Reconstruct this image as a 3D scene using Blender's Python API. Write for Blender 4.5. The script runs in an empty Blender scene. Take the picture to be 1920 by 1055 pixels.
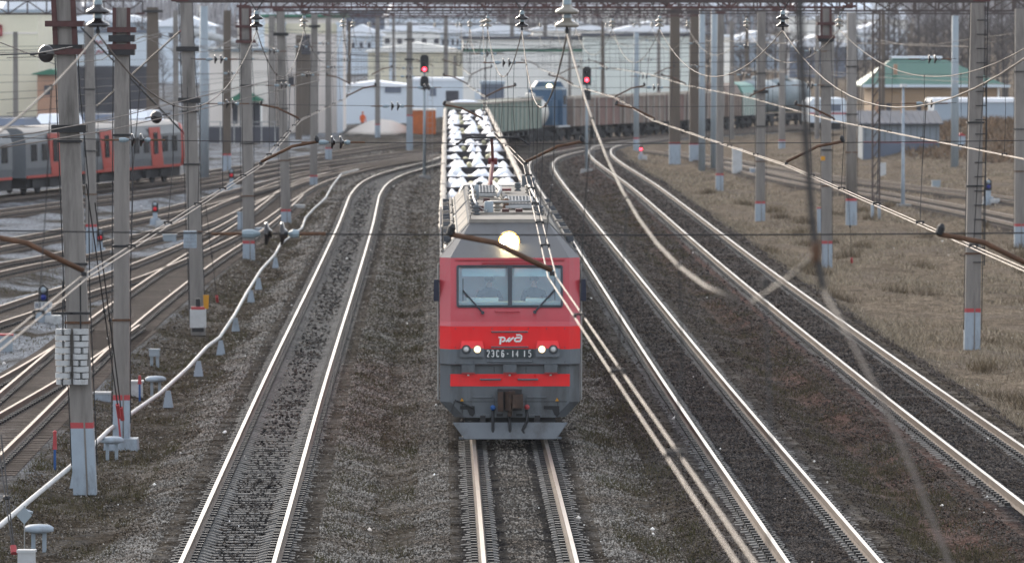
import bpy, math, random
import numpy as np
from mathutils import Vector, Matrix, Euler
R = random.Random(11)
NR = np.random.default_rng(5)
SC = bpy.context.scene
COL = SC.collection
PI = math.pi
# ---------------------------------------------------------------- camera model (200 mm lens, 9.13 m above the rails)
F, H, VX, VY = 10667.0, 9.13, 824.0, 50.0
PITCH = math.atan((527.5 - VY) / F)
YAW = math.atan((960 - VX) / F)
CAM_ROT = Euler((PI / 2 - PITCH, 0, -YAW))
CM = CAM_ROT.to_matrix()
def P(x, y, Z):
    d = CM @ Vector(((x - 960) / F, -(y - 527.5) / F, -1))
    return Vector((d.x * Z / d.y, Z, H + d.z * Z / d.y))
def G(x, y, z=0.0):
    d = CM @ Vector(((x - 960) / F, -(y - 527.5) / F, -1))
    t = (z - H) / d.z
    return Vector((d.x * t, d.y * t, z))
# ---------------------------------------------------------------- mesh builder
class MB:
    def __init__(s): s.v = []; s.f = []; s.m = []
    def add(s, vs, fs, mi=0):
        o = len(s.v); s.v += [tuple(v) for v in vs]
        s.f += [[i + o for i in f] for f in fs]; s.m += [mi] * len(fs); return s
    def box(s, c, d, mi=0, rz=0.0, tx=1.0, ty=1.0):
        x, y, z = d[0] / 2, d[1] / 2, d[2] / 2
        vs = [(-x, -y, -z), (x, -y, -z), (x, y, -z), (-x, y, -z), (-x * tx, -y * ty, z), (x * tx, -y * ty, z), (x * tx, y * ty, z), (-x * tx, y * ty, z)]
        ca, sa = math.cos(rz), math.sin(rz)
        vs = [(c[0] + a * ca - b * sa, c[1] + a * sa + b * ca, c[2] + e) for a, b, e in vs]
        return s.add(vs, [(0, 3, 2, 1), (4, 5, 6, 7), (0, 1, 5, 4), (1, 2, 6, 5), (2, 3, 7, 6), (3, 0, 4, 7)], mi)
    def bar(s, a, b, w, h=None, mi=0):
        h = h or w; a = Vector(a); b = Vector(b); d = (b - a).normalized()
        u = Vector((0, 0, 1)) if abs(d.z) < .95 else Vector((0, 1, 0))
        r = d.cross(u).normalized(); u = r.cross(d)
        vs = [p + r * (i * w / 2) + u * (j * h / 2) for p in (a, b) for i, j in ((-1, -1), (1, -1), (1, 1), (-1, 1))]
        return s.add(vs, [(0, 1, 2, 3), (7, 6, 5, 4), (0, 4, 5, 1), (1, 5, 6, 2), (2, 6, 7, 3), (3, 7, 4, 0)], mi)
    def tube(s, pts, r, n=6, mi=0, caps=True):
        pts = [Vector(p) for p in pts]; k = len(pts); rs = r if isinstance(r, (list, tuple)) else [r] * k
        vs = []; pu = None
        for i, p in enumerate(pts):
            d = (pts[min(i + 1, k - 1)] - pts[max(i - 1, 0)])
            d = d.normalized() if d.length > 1e-9 else Vector((0, 0, 1))
            if pu is None:
                pu = Vector((0, 0, 1)) if abs(d.z) < .9 else Vector((0, 1, 0))
            x = d.cross(pu); x = x.normalized() if x.length > 1e-6 else d.orthogonal().normalized()
            pu = x.cross(d)
            for j in range(n):
                a = 2 * PI * j / n
                vs.append(p + (x * math.cos(a) + pu * math.sin(a)) * rs[i])
        fs = [(i * n + j, i * n + (j + 1) % n, (i + 1) * n + (j + 1) % n, (i + 1) * n + j) for i in range(k - 1) for j in range(n)]
        if caps: fs += [tuple(range(n))[::-1], tuple(range((k - 1) * n, k * n))]
        return s.add(vs, fs, mi)
    def lathe(s, prof, o=(0, 0, 0), ax=(0, 0, 1), n=14, mi=0):
        q = Vector((0, 0, 1)).rotation_difference(Vector(ax).normalized()); o = Vector(o)
        vs = [o + q @ Vector((r * math.cos(2 * PI * j / n), r * math.sin(2 * PI * j / n), z)) for r, z in prof for j in range(n)]
        k = len(prof)
        fs = [(i * n + j, i * n + (j + 1) % n, (i + 1) * n + (j + 1) % n, (i + 1) * n + j) for i in range(k - 1) for j in range(n)]
        fs += [tuple(range(n))[::-1], tuple(range((k - 1) * n, k * n))]
        return s.add(vs, fs, mi)
    def prism(s, poly, y0, y1, mi=0):          # (x, z) outline pushed along y
        k = len(poly)
        vs = [(x, y0, z) for x, z in poly] + [(x, y1, z) for x, z in poly]
        fs = [tuple(range(k)), tuple(range(2 * k - 1, k - 1, -1))] + [(i, i + k, (i + 1) % k + k, (i + 1) % k) for i in range(k)]
        return s.add(vs, fs, mi)
    def slab(s, quad, t, mi=0):                # a quad in space given a thickness
        q = [Vector(p) for p in quad]; n = (q[1] - q[0]).cross(q[2] - q[0]).normalized() * t
        k = len(q); vs = q + [p + n for p in q]
        fs = [tuple(range(k))[::-1], tuple(range(k, 2 * k))] + [(i, (i + 1) % k, (i + 1) % k + k, i + k) for i in range(k)]
        return s.add(vs, fs, mi)
    def mesh(s, name, mats, smooth=False):
        me = bpy.data.meshes.new(name); me.from_pydata(s.v, [], s.f); me.update()
        for m in (mats if isinstance(mats, (list, tuple)) else [mats]): me.materials.append(m)
        me.polygons.foreach_set('material_index', s.m)
        if smooth: me.polygons.foreach_set('use_smooth', [True] * len(s.f))
        return me
    def build(s, name, mats, parent=None, smooth=False, **kw):
        o = bpy.data.objects.new(name, s.mesh(name, mats, smooth)); COL.objects.link(o)
        if parent: o.parent = parent
        for k, v in kw.items(): o[k] = v
        return o
def thing(name, label, cat, loc=(0, 0, 0), rz=0.0, group=None):
    o = bpy.data.objects.new(name, None); COL.objects.link(o)
    o.empty_display_size = .3; o.location = loc; o.rotation_euler = (0, 0, rz)
    o['label'] = label; o['category'] = cat
    if group: o['group'] = group
    return o
def tag(o, label=None, cat=None, group=None, kind=None):
    for k, v in (('label', label), ('category', cat), ('group', group), ('kind', kind)):
        if v: o[k] = v
    return o
def copy_tree(o, parent=None):
    c = o.copy(); COL.objects.link(c); c.parent = parent
    for ch in list(o.children): copy_tree(ch, c)
    return c
def np_mesh(name, co, faces, mats, parent=None):
    me = bpy.data.meshes.new(name); n = len(co); k = faces.shape[1]; nf = len(faces)
    me.vertices.add(n); me.vertices.foreach_set('co', np.ascontiguousarray(co, dtype=np.float32).ravel())
    me.loops.add(nf * k); me.loops.foreach_set('vertex_index', np.ascontiguousarray(faces, dtype=np.int32).ravel())
    me.polygons.add(nf); me.polygons.foreach_set('loop_start', np.arange(0, nf * k, k, dtype=np.int32))
    me.update(calc_edges=True); me.validate()
    for m in mats: me.materials.append(m)
    o = bpy.data.objects.new(name, me); COL.objects.link(o)
    if parent: o.parent = parent
    return o
# ---------------------------------------------------------------- materials
class NT:
    def __init__(s, name):
        s.m = bpy.data.materials.new(name); s.m.use_nodes = True; s.t = s.m.node_tree; s.t.nodes.clear()
        s.out = s.n('ShaderNodeOutputMaterial')
    def n(s, t, **kw):
        x = s.t.nodes.new(t)
        for k, v in kw.items(): setattr(x, k, v)
        return x
    def put(s, sock, v):
        if v is None: return
        if hasattr(v, 'is_linked'): s.t.links.new(v, sock)
        elif isinstance(v, (tuple, list)) and len(v) == 3 and len(sock.default_value) == 4: sock.default_value = (*v, 1)
        else: sock.default_value = v
    def pos(s): return s.n('ShaderNodeNewGeometry').outputs['Position']
    def obj(s): return s.n('ShaderNodeTexCoord').outputs['Object']
    def noise(s, vec, scale, detail=5, rough=.6):
        x = s.n('ShaderNodeTexNoise'); s.put(x.inputs['Vector'], vec); s.put(x.inputs['Scale'], scale)
        s.put(x.inputs['Detail'], detail); s.put(x.inputs['Roughness'], rough); return x.outputs['Fac']
    def voro(s, vec, scale, out='Color', feat='F1'):
        x = s.n('ShaderNodeTexVoronoi', feature=feat); s.put(x.inputs['Vector'], vec); s.put(x.inputs['Scale'], scale); return x.outputs[out]
    def ramp(s, fac, a, b, c0=0.0, c1=1.0):
        x = s.n('ShaderNodeMapRange', clamp=True); s.put(x.inputs['Value'], fac)
        for k, v in (('From Min', a), ('From Max', b), ('To Min', c0), ('To Max', c1)): s.put(x.inputs[k], v)
        return x.outputs['Result']
    def mix(s, fac, a, b, mode='MIX'):
        x = s.n('ShaderNodeMix', data_type='RGBA', blend_type=mode)
        s.put(x.inputs['Factor'], fac); s.put(x.inputs['A'], a); s.put(x.inputs['B'], b); 
        return x.outputs['Result']
    def math(s, op, a, b=None):
        x = s.n('ShaderNodeMath', operation=op); s.put(x.inputs[0], a); s.put(x.inputs[1], b); return x.outputs[0]
    def sep(s, v):
        x = s.n('ShaderNodeSeparateXYZ'); s.put(x.inputs[0], v); return x.outputs
    def vmul(s, v, k):
        x = s.n('ShaderNodeVectorMath', operation='MULTIPLY'); s.put(x.inputs[0], v); x.inputs[1].default_value = k; return x.outputs[0]
    def bump(s, h, strength=.5, dist=.02):
        x = s.n('ShaderNodeBump'); s.put(x.inputs['Height'], h); x.inputs['Strength'].default_value = strength; x.inputs['Distance'].default_value = dist; return x.outputs['Normal']
    def pbsdf(s, col, rough=.6, metal=0.0, normal=None, spec=.4, emis=None, estr=0.0, coat=0.0):
        b = s.n('ShaderNodeBsdfPrincipled'); s.put(b.inputs['Base Color'], col); s.put(b.inputs['Roughness'], rough); s.put(b.inputs['Metallic'], metal)
        s.put(b.inputs['Specular IOR Level'], spec); s.put(b.inputs['Normal'], normal); s.put(b.inputs['Coat Weight'], coat)
        if emis: s.put(b.inputs['Emission Color'], emis); b.inputs['Emission Strength'].default_value = estr
        s.t.links.new(b.outputs[0], s.out.inputs['Surface']); return b
def mat(name, col, rough=.6, metal=0.0, var=.25, scale=4.0, bump=0.0, dirt=None, dscale=1.5, damt=.5, stretch=None, spec=.4, coat=0.0):
    t = NT(name); v = t.obj()
    if stretch: v = t.vmul(v, stretch)
    f = t.noise(v, scale, 6, .65)
    c = t.mix(t.ramp(f, .3, .7), tuple(x * (1 - var) for x in col), tuple(min(1, x * (1 + var)) for x in col))
    if dirt:
        c = t.mix(t.ramp(t.noise(v, dscale, 7, .7), .5, .72, 0, damt), c, dirt)
    r = t.ramp(f, .3, .7, max(.05, rough - .08), min(1, rough + .08))
    t.pbsdf(c, r, metal, t.bump(f, bump, .03) if bump else None, spec, coat=coat)
    return t.m
def lamp_mat(name, col, strength):
    t = NT(name); t.pbsdf(tuple(min(.9, c) for c in col), .3, emis=col, estr=strength); return t.m
M = {}
DIM = .76      # these were matched one third of a stop darker
def mk(k, col, *a, **kw):
    if not (k.startswith(('wall_', 'snow', 'roof_snow', 'sand', 'letter_', 'loco_red', 'cab_', 'blind', 'tank_w')) and k not in ('wall_dark', 'wall_blue', 'wall_ochre')):
        col = tuple(c * DIM for c in col)
        if kw.get('dirt'): kw['dirt'] = tuple(c * DIM for c in kw['dirt'])
    M[k] = mat(k, col, *a, **kw); return M[k]
mk('concrete', (.285, .262, .24), .85, var=.22, scale=5, bump=.2, dirt=(.06, .052, .045), dscale=2.2, damt=.8, stretch=(1, 1, .12))
mk('concrete_brown', (.15, .12, .095), .85, var=.2, scale=3, dirt=(.08, .06, .05), stretch=(1, 1, .2))
mk('concrete_pale', (.36, .36, .35), .85, var=.15, scale=4, dirt=(.2, .2, .19))
mk('steel_pale', (.36, .42, .46), .6, var=.12, scale=3, dirt=(.22, .24, .26), stretch=(1, 1, .3))
mk('paint_white_blue', (.40, .47, .54), .65, var=.1, scale=3, dirt=(.17, .17, .165), dscale=2.6, damt=.75, stretch=(1, 1, .4))
mk('paint_white', (.60, .61, .61), .6, var=.1, scale=3, dirt=(.25, .24, .22), dscale=2.2, damt=.7)
mk('paint_red', (.48, .07, .075), .6, var=.15, scale=4)
mk('red_oxide', (.10, .043, .04), .7, var=.3, scale=4)
mk('rust', (.13, .065, .035), .75, var=.45, scale=7, bump=.2)
mk('truss_brown', (.085, .065, .062), .7, var=.3, scale=2)
mk('black_iron', (.02, .02, .022), .55, var=.3, scale=6)
mk('black_rubber', (.014, .015, .018), .5, var=.2, scale=5)
mk('wire_dark', (.035, .032, .032), .5, var=.2, scale=.6)
mk('wire_copper', (.135, .11, .093), .6, var=.15, scale=.8, spec=.25)
mk('wire_contact', (.21, .165, .135), .5, .2, var=.15, scale=.8)
mk('galv', (.42, .42, .41), .45, .6, var=.15, scale=2)
mk('insul_dark', (.022, .018, .018), .16, var=.2, scale=6, coat=.5)
mk('insul_pale', (.30, .27, .22), .25, var=.2, scale=6, coat=.3)
mk('glass_green', (.30, .38, .42), .2, var=.1, scale=6)
mk('loco_red', (.80, .010, .014), .34, var=.08, scale=2.5, dirt=(.50, .03, .03), dscale=2.5, damt=.5, stretch=(1, 1, .25), coat=.3)
mk('loco_red_sky_tint', (.45, .05, .064), .36, var=.08, scale=2, dirt=(.30, .085, .085), dscale=2.2, damt=.7, stretch=(1, 1, .25), coat=.3)  # sky reflection off the tilted cab front put into this weaker red
mk('loco_grey', (.135, .152, .168), .42, var=.12, scale=3, dirt=(.05, .045, .04), dscale=2.2, damt=.75, stretch=(1, 1, .25), coat=.15)
mk('loco_grey_light', (.165, .185, .205), .42, var=.1, scale=3, dirt=(.10, .095, .09), dscale=2.4, damt=.6, stretch=(1, 1, .25))
mk('loco_slope_grey', (.125, .125, .127), .42, var=.14, scale=1.6, dirt=(.075, .06, .045), dscale=1.3, damt=.8, stretch=(1, .5, .3))
mk('roof_cream', (.36, .33, .29), .75, var=.12, scale=2, dirt=(.24, .2, .16), dscale=1.1, damt=.7, spec=.15)
mk('louvre_grey', (.13, .14, .155), .9, var=.15, scale=3, spec=.05)
mk('louvre_pale', (.22, .21, .195), .9, var=.15, scale=3, spec=.05)
mk('gondola_rib', (.40, .36, .32), .75, var=.2, scale=.6)
mk('roof_grey', (.15, .165, .18), .8, var=.12, scale=2, dirt=(.10, .10, .10), spec=.1)
mk('frame_dark', (.05, .06, .075), .4, var=.1)
mk('cab_pale', (.70, .78, .82), .6, var=.05)
mk('cab_desk', (.80, .82, .80), .5, var=.05)
mk('blind', (.55, .70, .74), .6, var=.04)
mk('snow', (.76, .78, .82), .6, var=.03, scale=6, bump=.3)
mk('stack_grey', (.13, .125, .135), .8, var=.3, scale=3)
mk('wagon_dark', (.055, .052, .06), .8, var=.3, scale=3, dirt=(.12, .10, .09))
mk('wagon_rim', (.50, .44, .37), .7, var=.3, scale=1.2, dirt=(.3, .2, .14))
mk('wagon_teal', (.06, .20, .17), .6, var=.15)
mk('coupler_rust', (.07, .042, .03), .75, var=.5, scale=7, bump=.2)
mk('lamp_off', (.75, .75, .74), .25)
mk('log_yellow', (.62, .58, .36), .7, var=.2)
mk('cloth_navy', (.03, .035, .06), .8, var=.2)
mk('cloth_orange', (.75, .14, .03), .7, var=.1)
mk('cloth_dark', (.04, .04, .045), .8, var=.2)
mk('skin', (.50, .30, .23), .5, var=.06)
mk('hair', (.05, .04, .035), .7, var=.2)
mk('plate_dark', (.045, .06, .065), .5, var=.1)
mk('letter_white', (.80, .80, .78), .5, var=.03)
mk('letter_blue', (.02, .03, .09), .5, var=.05)
mk('yellow', (.65, .30, .01), .5, var=.05)
mk('blue_paint', (.02, .10, .32), .5, var=.1)
mk('emu_grey', (.15, .165, .18), .4, var=.05, scale=.6)
mk('emu_red', (.52, .06, .04), .4, var=.06)
mk('emu_roof', (.52, .46, .40), .45, var=.06)
mk('dark_glass', (.03, .035, .04), .12, var=.2, scale=.5, spec=.6)
mk('under', (.022, .022, .025), .7, var=.4, scale=2)
mk('gondola_brown', (.27, .20, .16), .75, var=.2, scale=.6, dirt=(.14, .10, .08))
mk('gondola_rust', (.24, .14, .115), .75, var=.2, scale=.6, dirt=(.13, .08, .07))
mk('gondola_green', (.31, .34, .28), .75, var=.2, scale=.6, dirt=(.13, .13, .1))
mk('gondola_sage', (.26, .36, .32), .75, var=.2, scale=.6)
mk('blue_loco', (.06, .13, .22), .5, var=.15, scale=.8)
mk('tank_green', (.10, .30, .24), .5, var=.15, scale=.8)
mk('tank_grey', (.24, .29, .31), .5, var=.15, scale=.8)
mk('tank_white', (.60, .58, .53), .45, var=.1, scale=.8)
mk('wall_cream', (.70, .65, .50), .8, var=.05, scale=.3)
mk('wall_pinkish', (.76, .69, .63), .8, var=.05, scale=.25)
mk('wall_white', (.86, .84, .79), .8, var=.05, scale=.2)
mk('wall_mint', (.72, .76, .71), .8, var=.05, scale=.2)
mk('shed_grey', (.30, .345, .385), .7, var=.08, scale=.5, dirt=(.15, .15, .15))
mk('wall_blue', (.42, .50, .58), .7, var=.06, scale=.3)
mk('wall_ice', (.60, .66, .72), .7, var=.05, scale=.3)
mk('wall_brown', (.40, .23, .15), .8, var=.12, scale=.4)
mk('wall_ochre', (.42, .29, .18), .8, var=.08, scale=.3)
mk('wall_dark', (.07, .07, .085), .8, var=.25, scale=.3)
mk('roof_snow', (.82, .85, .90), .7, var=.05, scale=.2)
mk('roof_blue', (.16, .19, .25), .7, var=.15, scale=.3)
mk('roof_slate', (.10, .11, .135), .7, var=.2, scale=.6)
mk('trim_green', (.04, .20, .12), .6, var=.15)
mk('orange_box', (.62, .16, .03), .6, var=.35, scale=.7)
mk('sand', (.62, .56, .50), .9, var=.1)
mk('bark', (.095, .08, .075), .9, var=.3)
mk('twig', (.15, .13, .125), .9, var=.25)
mk('embank', (.085, .062, .045), .95, var=.45, scale=.8)
M['lamp_head'] = lamp_mat('lamp_head', (1, .80, .45), 40)
M['lamp_halo'] = lamp_mat('lamp_halo', (1, .50, .12), .9)
M['lamp_warm'] = lamp_mat('lamp_warm', (1, .72, .40), .33)
M['lamp_dim'] = lamp_mat('lamp_dim', (.5, .01, .02), .08)
M['lamp_low'] = lamp_mat('lamp_low', (1, .88, .66), 9)
M['lamp_red'] = lamp_mat('lamp_red', (1, .03, .05), 5)
M['lamp_yellow'] = lamp_mat('lamp_yellow', (1, .75, .35), 5)
M['lamp_blue'] = lamp_mat('lamp_blue', (.01, .02, .16), .02)
# green metal tile roof with courses
def tile_mat():
    t = NT('tile_green'); v = t.obj(); x, y, z = t.sep(v)
    w = t.math('SINE', t.math('MULTIPLY', x, 14.0)); w2 = t.math('SINE', t.math('MULTIPLY', t.math('ADD', y, z), 15.0))
    c = t.mix(t.ramp(t.math('MULTIPLY', w, w2), -.2, .8), (.012, .085, .055), (.05, .165, .12))
    t.pbsdf(c, .4); return t.m
M['tile_green'] = tile_mat()
def glass_mat():
    t = NT('windscreen_glass'); fr = t.n('ShaderNodeFresnel'); fr.inputs['IOR'].default_value = 1.6
    g = t.n('ShaderNodeBsdfGlossy'); g.inputs['Roughness'].default_value = .05; g.inputs['Color'].default_value = (.85, .93, 1, 1)
    tr = t.n('ShaderNodeBsdfTransparent'); tr.inputs['Color'].default_value = (.78, .9, .93, 1)
    mx = t.n('ShaderNodeMixShader'); t.put(mx.inputs[0], t.math('ADD', fr.outputs[0], .05))
    t.t.links.new(tr.outputs[0], mx.inputs[1]); t.t.links.new(g.outputs[0], mx.inputs[2]); t.t.links.new(mx.outputs[0], t.out.inputs['Surface']); return t.m
M['windscreen'] = glass_mat()
# ---------------------------------------------------------------- rail tracks
def crom(pts, step):
    p = [np.array(q, float) for q in pts]; p = [2 * p[0] - p[1]] + p + [2 * p[-1] - p[-2]]
    out = []
    for i in range(1, len(p) - 2):
        a, b, c, d = p[i - 1:i + 3]; n = max(4, int(np.linalg.norm(c - b) / .5))
        ta, tb = (c - a) / max(1e-6, np.linalg.norm(c - a)), (d - b) / max(1e-6, np.linalg.norm(d - b))
        L = np.linalg.norm(c - b)
        for k in range(n):
            t = k / n; t2 = t * t; t3 = t2 * t
            out.append((2 * t3 - 3 * t2 + 1) * b + (t3 - 2 * t2 + t) * ta * L + (-2 * t3 + 3 * t2) * c + (t3 - t2) * tb * L)
    out.append(p[-2]); out = np.array(out)
    s = np.concatenate([[0], np.cumsum(np.linalg.norm(np.diff(out, axis=0), axis=1))])
    q = np.arange(0, s[-1], step)
    return np.stack([np.interp(q, s, out[:, 0]), np.interp(q, s, out[:, 1])], 1)
def pix(*pp): return [tuple(G(x, y)[:2]) for x, y in pp]
TR = {
 'L': [(-3.55, 60), (-3.63, 97), (-3.75, 149), (-3.8, 215), (-3.88, 263), (-4.0, 292), (-4.05, 312), (-3.75, 335), (-2.9, 354), (-1.3, 373), (.4, 392), (1.3, 410)],
 'A': [(1.55, 60), (1.55, 120), (1.55, 250), (1.6, 470)],
 'R1': [(6.9, 60), (6.74, 97), (6.56, 149), (6.5, 215), (6.45, 290), (6.45, 340), (6.75, 378), (7.6, 398), (9.4, 416), (12.6, 437), (16.3, 457), (21, 478), (27, 497), (36, 520), (60, 570)],
 'R2': [(12.3, 60), (12.0, 110), (11.8, 149), (11.65, 215), (11.75, 290), (11.75, 330), (11.45, 385), (11.7, 415), (12.9, 437), (15.6, 456), (20, 478), (26, 500), (35, 524), (58, 575)],
 'TA': [(-10.2, 70), (-10.2, 130), (-10.2, 171), (-9.9, 200), (-9.5, 225), (-8.9, 250), (-8.5, 275), (-8.2, 310)],
 'TB': pix((-200, 650), (0, 588), (130, 545), (213, 521), (345, 470), (450, 420), (520, 375), (590, 338), (690, 312), (822, 291)),
 'TC': pix((-250, 560), (0, 500), (130, 476), (248, 448), (345, 424), (455, 376), (560, 336), (660, 313), (760, 297), (822, 287)),
 'TD': pix((-250, 505), (0, 456), (130, 432), (247, 408), (343, 388), (457, 357), (560, 330), (640, 313)),
 'TE': pix((-250, 425), (0, 396), (190, 371), (377, 345), (527, 318), (640, 302), (723, 291), (822, 279), (900, 272), (1000, 263)),
 'TF': pix((100, 358), (200, 345), (330, 331), (393, 322), (527, 302), (640, 285), (757, 269), (822, 261), (960, 250)),
 'TX': [(-12.8, 90), (-12.3, 108), (-11.4, 130), (-10.5, 153), (-10.0, 175)],
 'TM': pix((-300, 405), (-100, 382), (0, 369), (160, 353), (315, 338), (420, 326)),
 'TH': pix((850, 283), (920, 271), (1040, 264), (1120, 259), (1200, 254), (1290, 248), (1390, 240), (1500, 233), (1640, 226)),
 'TG': pix((1230, 281), (1323, 293), (1435, 313), (1538, 329), (1650, 342), (1812, 361), (1920, 376), (2100, 402)),
 'TI': pix((1340, 303), (1440, 326), (1550, 347), (1650, 362), (1810, 392), (1920, 415), (2080, 450)),
}
CL = {k: crom(v, .51) for k, v in TR.items()}
RAILP = [(-.0375, 0), (.0375, 0), (.0375, -.036), (.011, -.05), (.011, -.15), (.075, -.168), (.075, -.182), (-.075, -.182), (-.075, -.168), (-.011, -.15), (-.011, -.05), (-.0375, -.036)]
def rail_mats():
    t = NT('rail_head_steel'); f = t.noise(t.vmul(t.obj(), (1, .12, 1)), 2.2, 5)
    t.pbsdf(t.mix(t.ramp(f, .35, .7), (.40, .37, .335), (.26, .23, .20)), t.ramp(f, .3, .7, .26, .40), .85, t.bump(f, .08, .01)); a = t.m
    b = mat('rail_side_rust', (.15, .115, .09), .75, var=.3, scale=1.4, dirt=(.07, .05, .04))
    return a, b
M['rail_head'], M['rail_side'] = rail_mats()
def sleeper_mat(name, col, var):
    t = NT(name); o = t.n('ShaderNodeObjectInfo').outputs['Random']; isl = t.n('ShaderNodeNewGeometry').outputs['Random Per Island']
    f = t.noise(t.pos(), 5.0, 6, .7); g = t.noise(t.pos(), .35, 3)
    c = t.mix(t.ramp(f, .3, .72), tuple(x * (1 - var) for x in col), tuple(x * (1 + var) for x in col))
    c = t.mix(t.ramp(g, .4, .65, 0, .5), c, tuple(x * .5 for x in col))
    k = t.ramp(t.math('ADD', t.math('MULTIPLY', o, .5), t.math('MULTIPLY', isl, .5)), 0, 1, .7, 1.25)
    v = t.n('ShaderNodeVectorMath', operation='SCALE'); t.put(v.inputs[0], c); t.put(v.inputs['Scale'], k)
    t.pbsdf(v.outputs[0], .9, 0, t.bump(f, .3, .02), .08); return t.m
M['sleeper_concrete'] = sleeper_mat('sleeper_concrete', (.185, .18, .172), .32)
M['sleeper_timber'] = sleeper_mat('sleeper_timber', (.10, .08, .068), .35)
def sleeper_mb(kind, mb=None, pos=(0, 0), tan=(0, 1)):
    mb = mb or MB(); tx, ty = tan
    T = lambda x, y, z: (pos[0] + x * ty + y * tx, pos[1] - x * tx + y * ty, z)
    if kind == 'concrete':
        xs = [-1.35, -1.3, -1.0, -.55, -.38, .38, .55, 1.0, 1.3, 1.35]; zs = [-.25, -.215, -.185, -.183, -.232, -.232, -.183, -.185, -.215, -.25]
    else:
        xs = [-1.37, -1.36, 1.36, 1.37]; zs = [-.21, -.186, -.186, -.21]
    vs = []; n = len(xs)
    for x, z in zip(xs, zs):
        for y, zz in ((-.145, -.42), (-.10, z), (.10, z), (.145, -.42)): vs.append(T(x, y, zz))
    fs = []
    for i in range(n - 1):
        a, b = 4 * i, 4 * i + 4
        fs += [(a, b, b + 1, a + 1), (a + 1, b + 1, b + 2, a + 2), (a + 2, b + 2, b + 3, a + 3)]
    fs += [(0, 1, 2, 3), tuple(4 * n - 4 + k for k in (3, 2, 1, 0))]
    mb.add(vs, fs, 0)
    for sx in (-1, 1):
        for d in (-.14, .14):
            x = sx * .796 + d
            vs = [T(x + i * .055, j * .07, z) for z in (-.182, -.125) for i, j in ((-1, -1), (1, -1), (1, 1), (-1, 1))]
            mb.add(vs, [(4, 5, 6, 7), (0, 1, 5, 4), (1, 2, 6, 5), (2, 3, 7, 6), (3, 0, 4, 7)], 1)
    return mb
SLM = {k: sleeper_mb(k).mesh('sleeper', [M['sleeper_' + k], M['black_iron']]) for k in ('concrete', 'timber')}
def tangents(c):
    d = np.gradient(c, axis=0); return d / np.linalg.norm(d, axis=1)[:, None]
M['rail_yard'] = mat('rail_yard', (.26, .20, .155), .48, .55, var=.25, scale=.8, dirt=(.2, .14, .1))
def make_track(key, label, kind, single=100, ymin=0, sl_max=1e9, group=None):
    c = CL[key]; t = tangents(c); i0 = len(c) // 8
    root = thing('railway_track', label, 'railway track', (float(c[i0][0]), float(c[i0][1]), 0), 0, group)
    o = root.location; step = 3
    idx = list(range(0, len(c) - 1, step)) + [len(c) - 1]
    for sx in (-1, 1):
        mb = MB(); vs = []; n = len(RAILP)
        for i in idx:
            nx, ny = t[i][1], -t[i][0]
            for px_, pz in RAILP:
                w = sx * .796 + px_
                vs.append((c[i][0] + nx * w - o.x, c[i][1] + ny * w - o.y, pz))
        for q in range(len(idx) - 1):
            for j in range(n):
                a = q * n + j; b = q * n + (j + 1) % n
                mb.f.append([a, b, b + n, a + n]); mb.m.append(0 if j == 0 else 1)
        mb.v = vs; mb.f += [list(range(n)), list(range((len(idx) - 1) * n, len(idx) * n))[::-1]]; mb.m += [1, 1]
        mb.build('rail', [M['rail_head' if kind == 'concrete' else 'rail_yard'], M['rail_side']], root)
    ii = [i for i in range(len(c)) if ymin < c[i][1] < sl_max]
    ii.sort(key=lambda i: c[i][1])
    for i in ii[:single]:
        s = bpy.data.objects.new('sleeper', SLM[kind]); COL.objects.link(s); s.parent = root
        s.location = (c[i][0] - o.x, c[i][1] - o.y, R.uniform(-.008, .004)); s.rotation_euler = (0, 0, math.atan2(-t[i][0], t[i][1]) + R.uniform(-.012, .012))
    rest = ii[single:]
    if rest:
        mb = MB()
        for i in rest: sleeper_mb(kind, mb, (c[i][0] - o.x, c[i][1] - o.y), (t[i][0], t[i][1]))
        mb.build('sleeper', [M['sleeper_' + kind], M['black_iron']], root, kind='stuff')
    return root
make_track('L', 'straight concrete sleepered track with bright rails left of the red locomotive', 'concrete', 100, 92)
make_track('A', 'track with dull rails running under the red locomotive', 'concrete', 60, 92, 128)
make_track('R1', 'track just right of the red locomotive bending right far behind it', 'concrete', 100, 92)
make_track('R2', 'outermost right main track bordering the dry grass field', 'concrete', 100, 110)
make_track('TA', 'rusty yard track running behind the left row of poles', 'timber', 90, 118)
make_track('TB', 'yard track passing the small lettered signal at far left', 'timber', 90, 160)
make_track('TC', 'yard track with pale gravel crossing behind the two nearest poles', 'timber', 60, 190)
make_track('TD', 'yard track beside the dwarf signal with a red lamp', 'timber', 40, 200)
make_track('TE', 'yard track sweeping in front of the commuter train towards the snowy wagons', 'timber', 30, 270)
make_track('TF', 'far yard track curving to the orange container', 'timber', 20, 300)
make_track('TX', 'short turnout track diverging at the lower left edge', 'timber', 60, 100)
make_track('TM', 'track under the grey and red commuter train', 'timber', 20, 280)
make_track('TH', 'curved track under the distant freight wagons', 'timber', 20, 400)
make_track('TG', 'right yard track nearest the grey blue shed', 'timber', 40, 280)
make_track('TI', 'right yard track nearest the dry grass field', 'timber', 40, 260)
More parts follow.
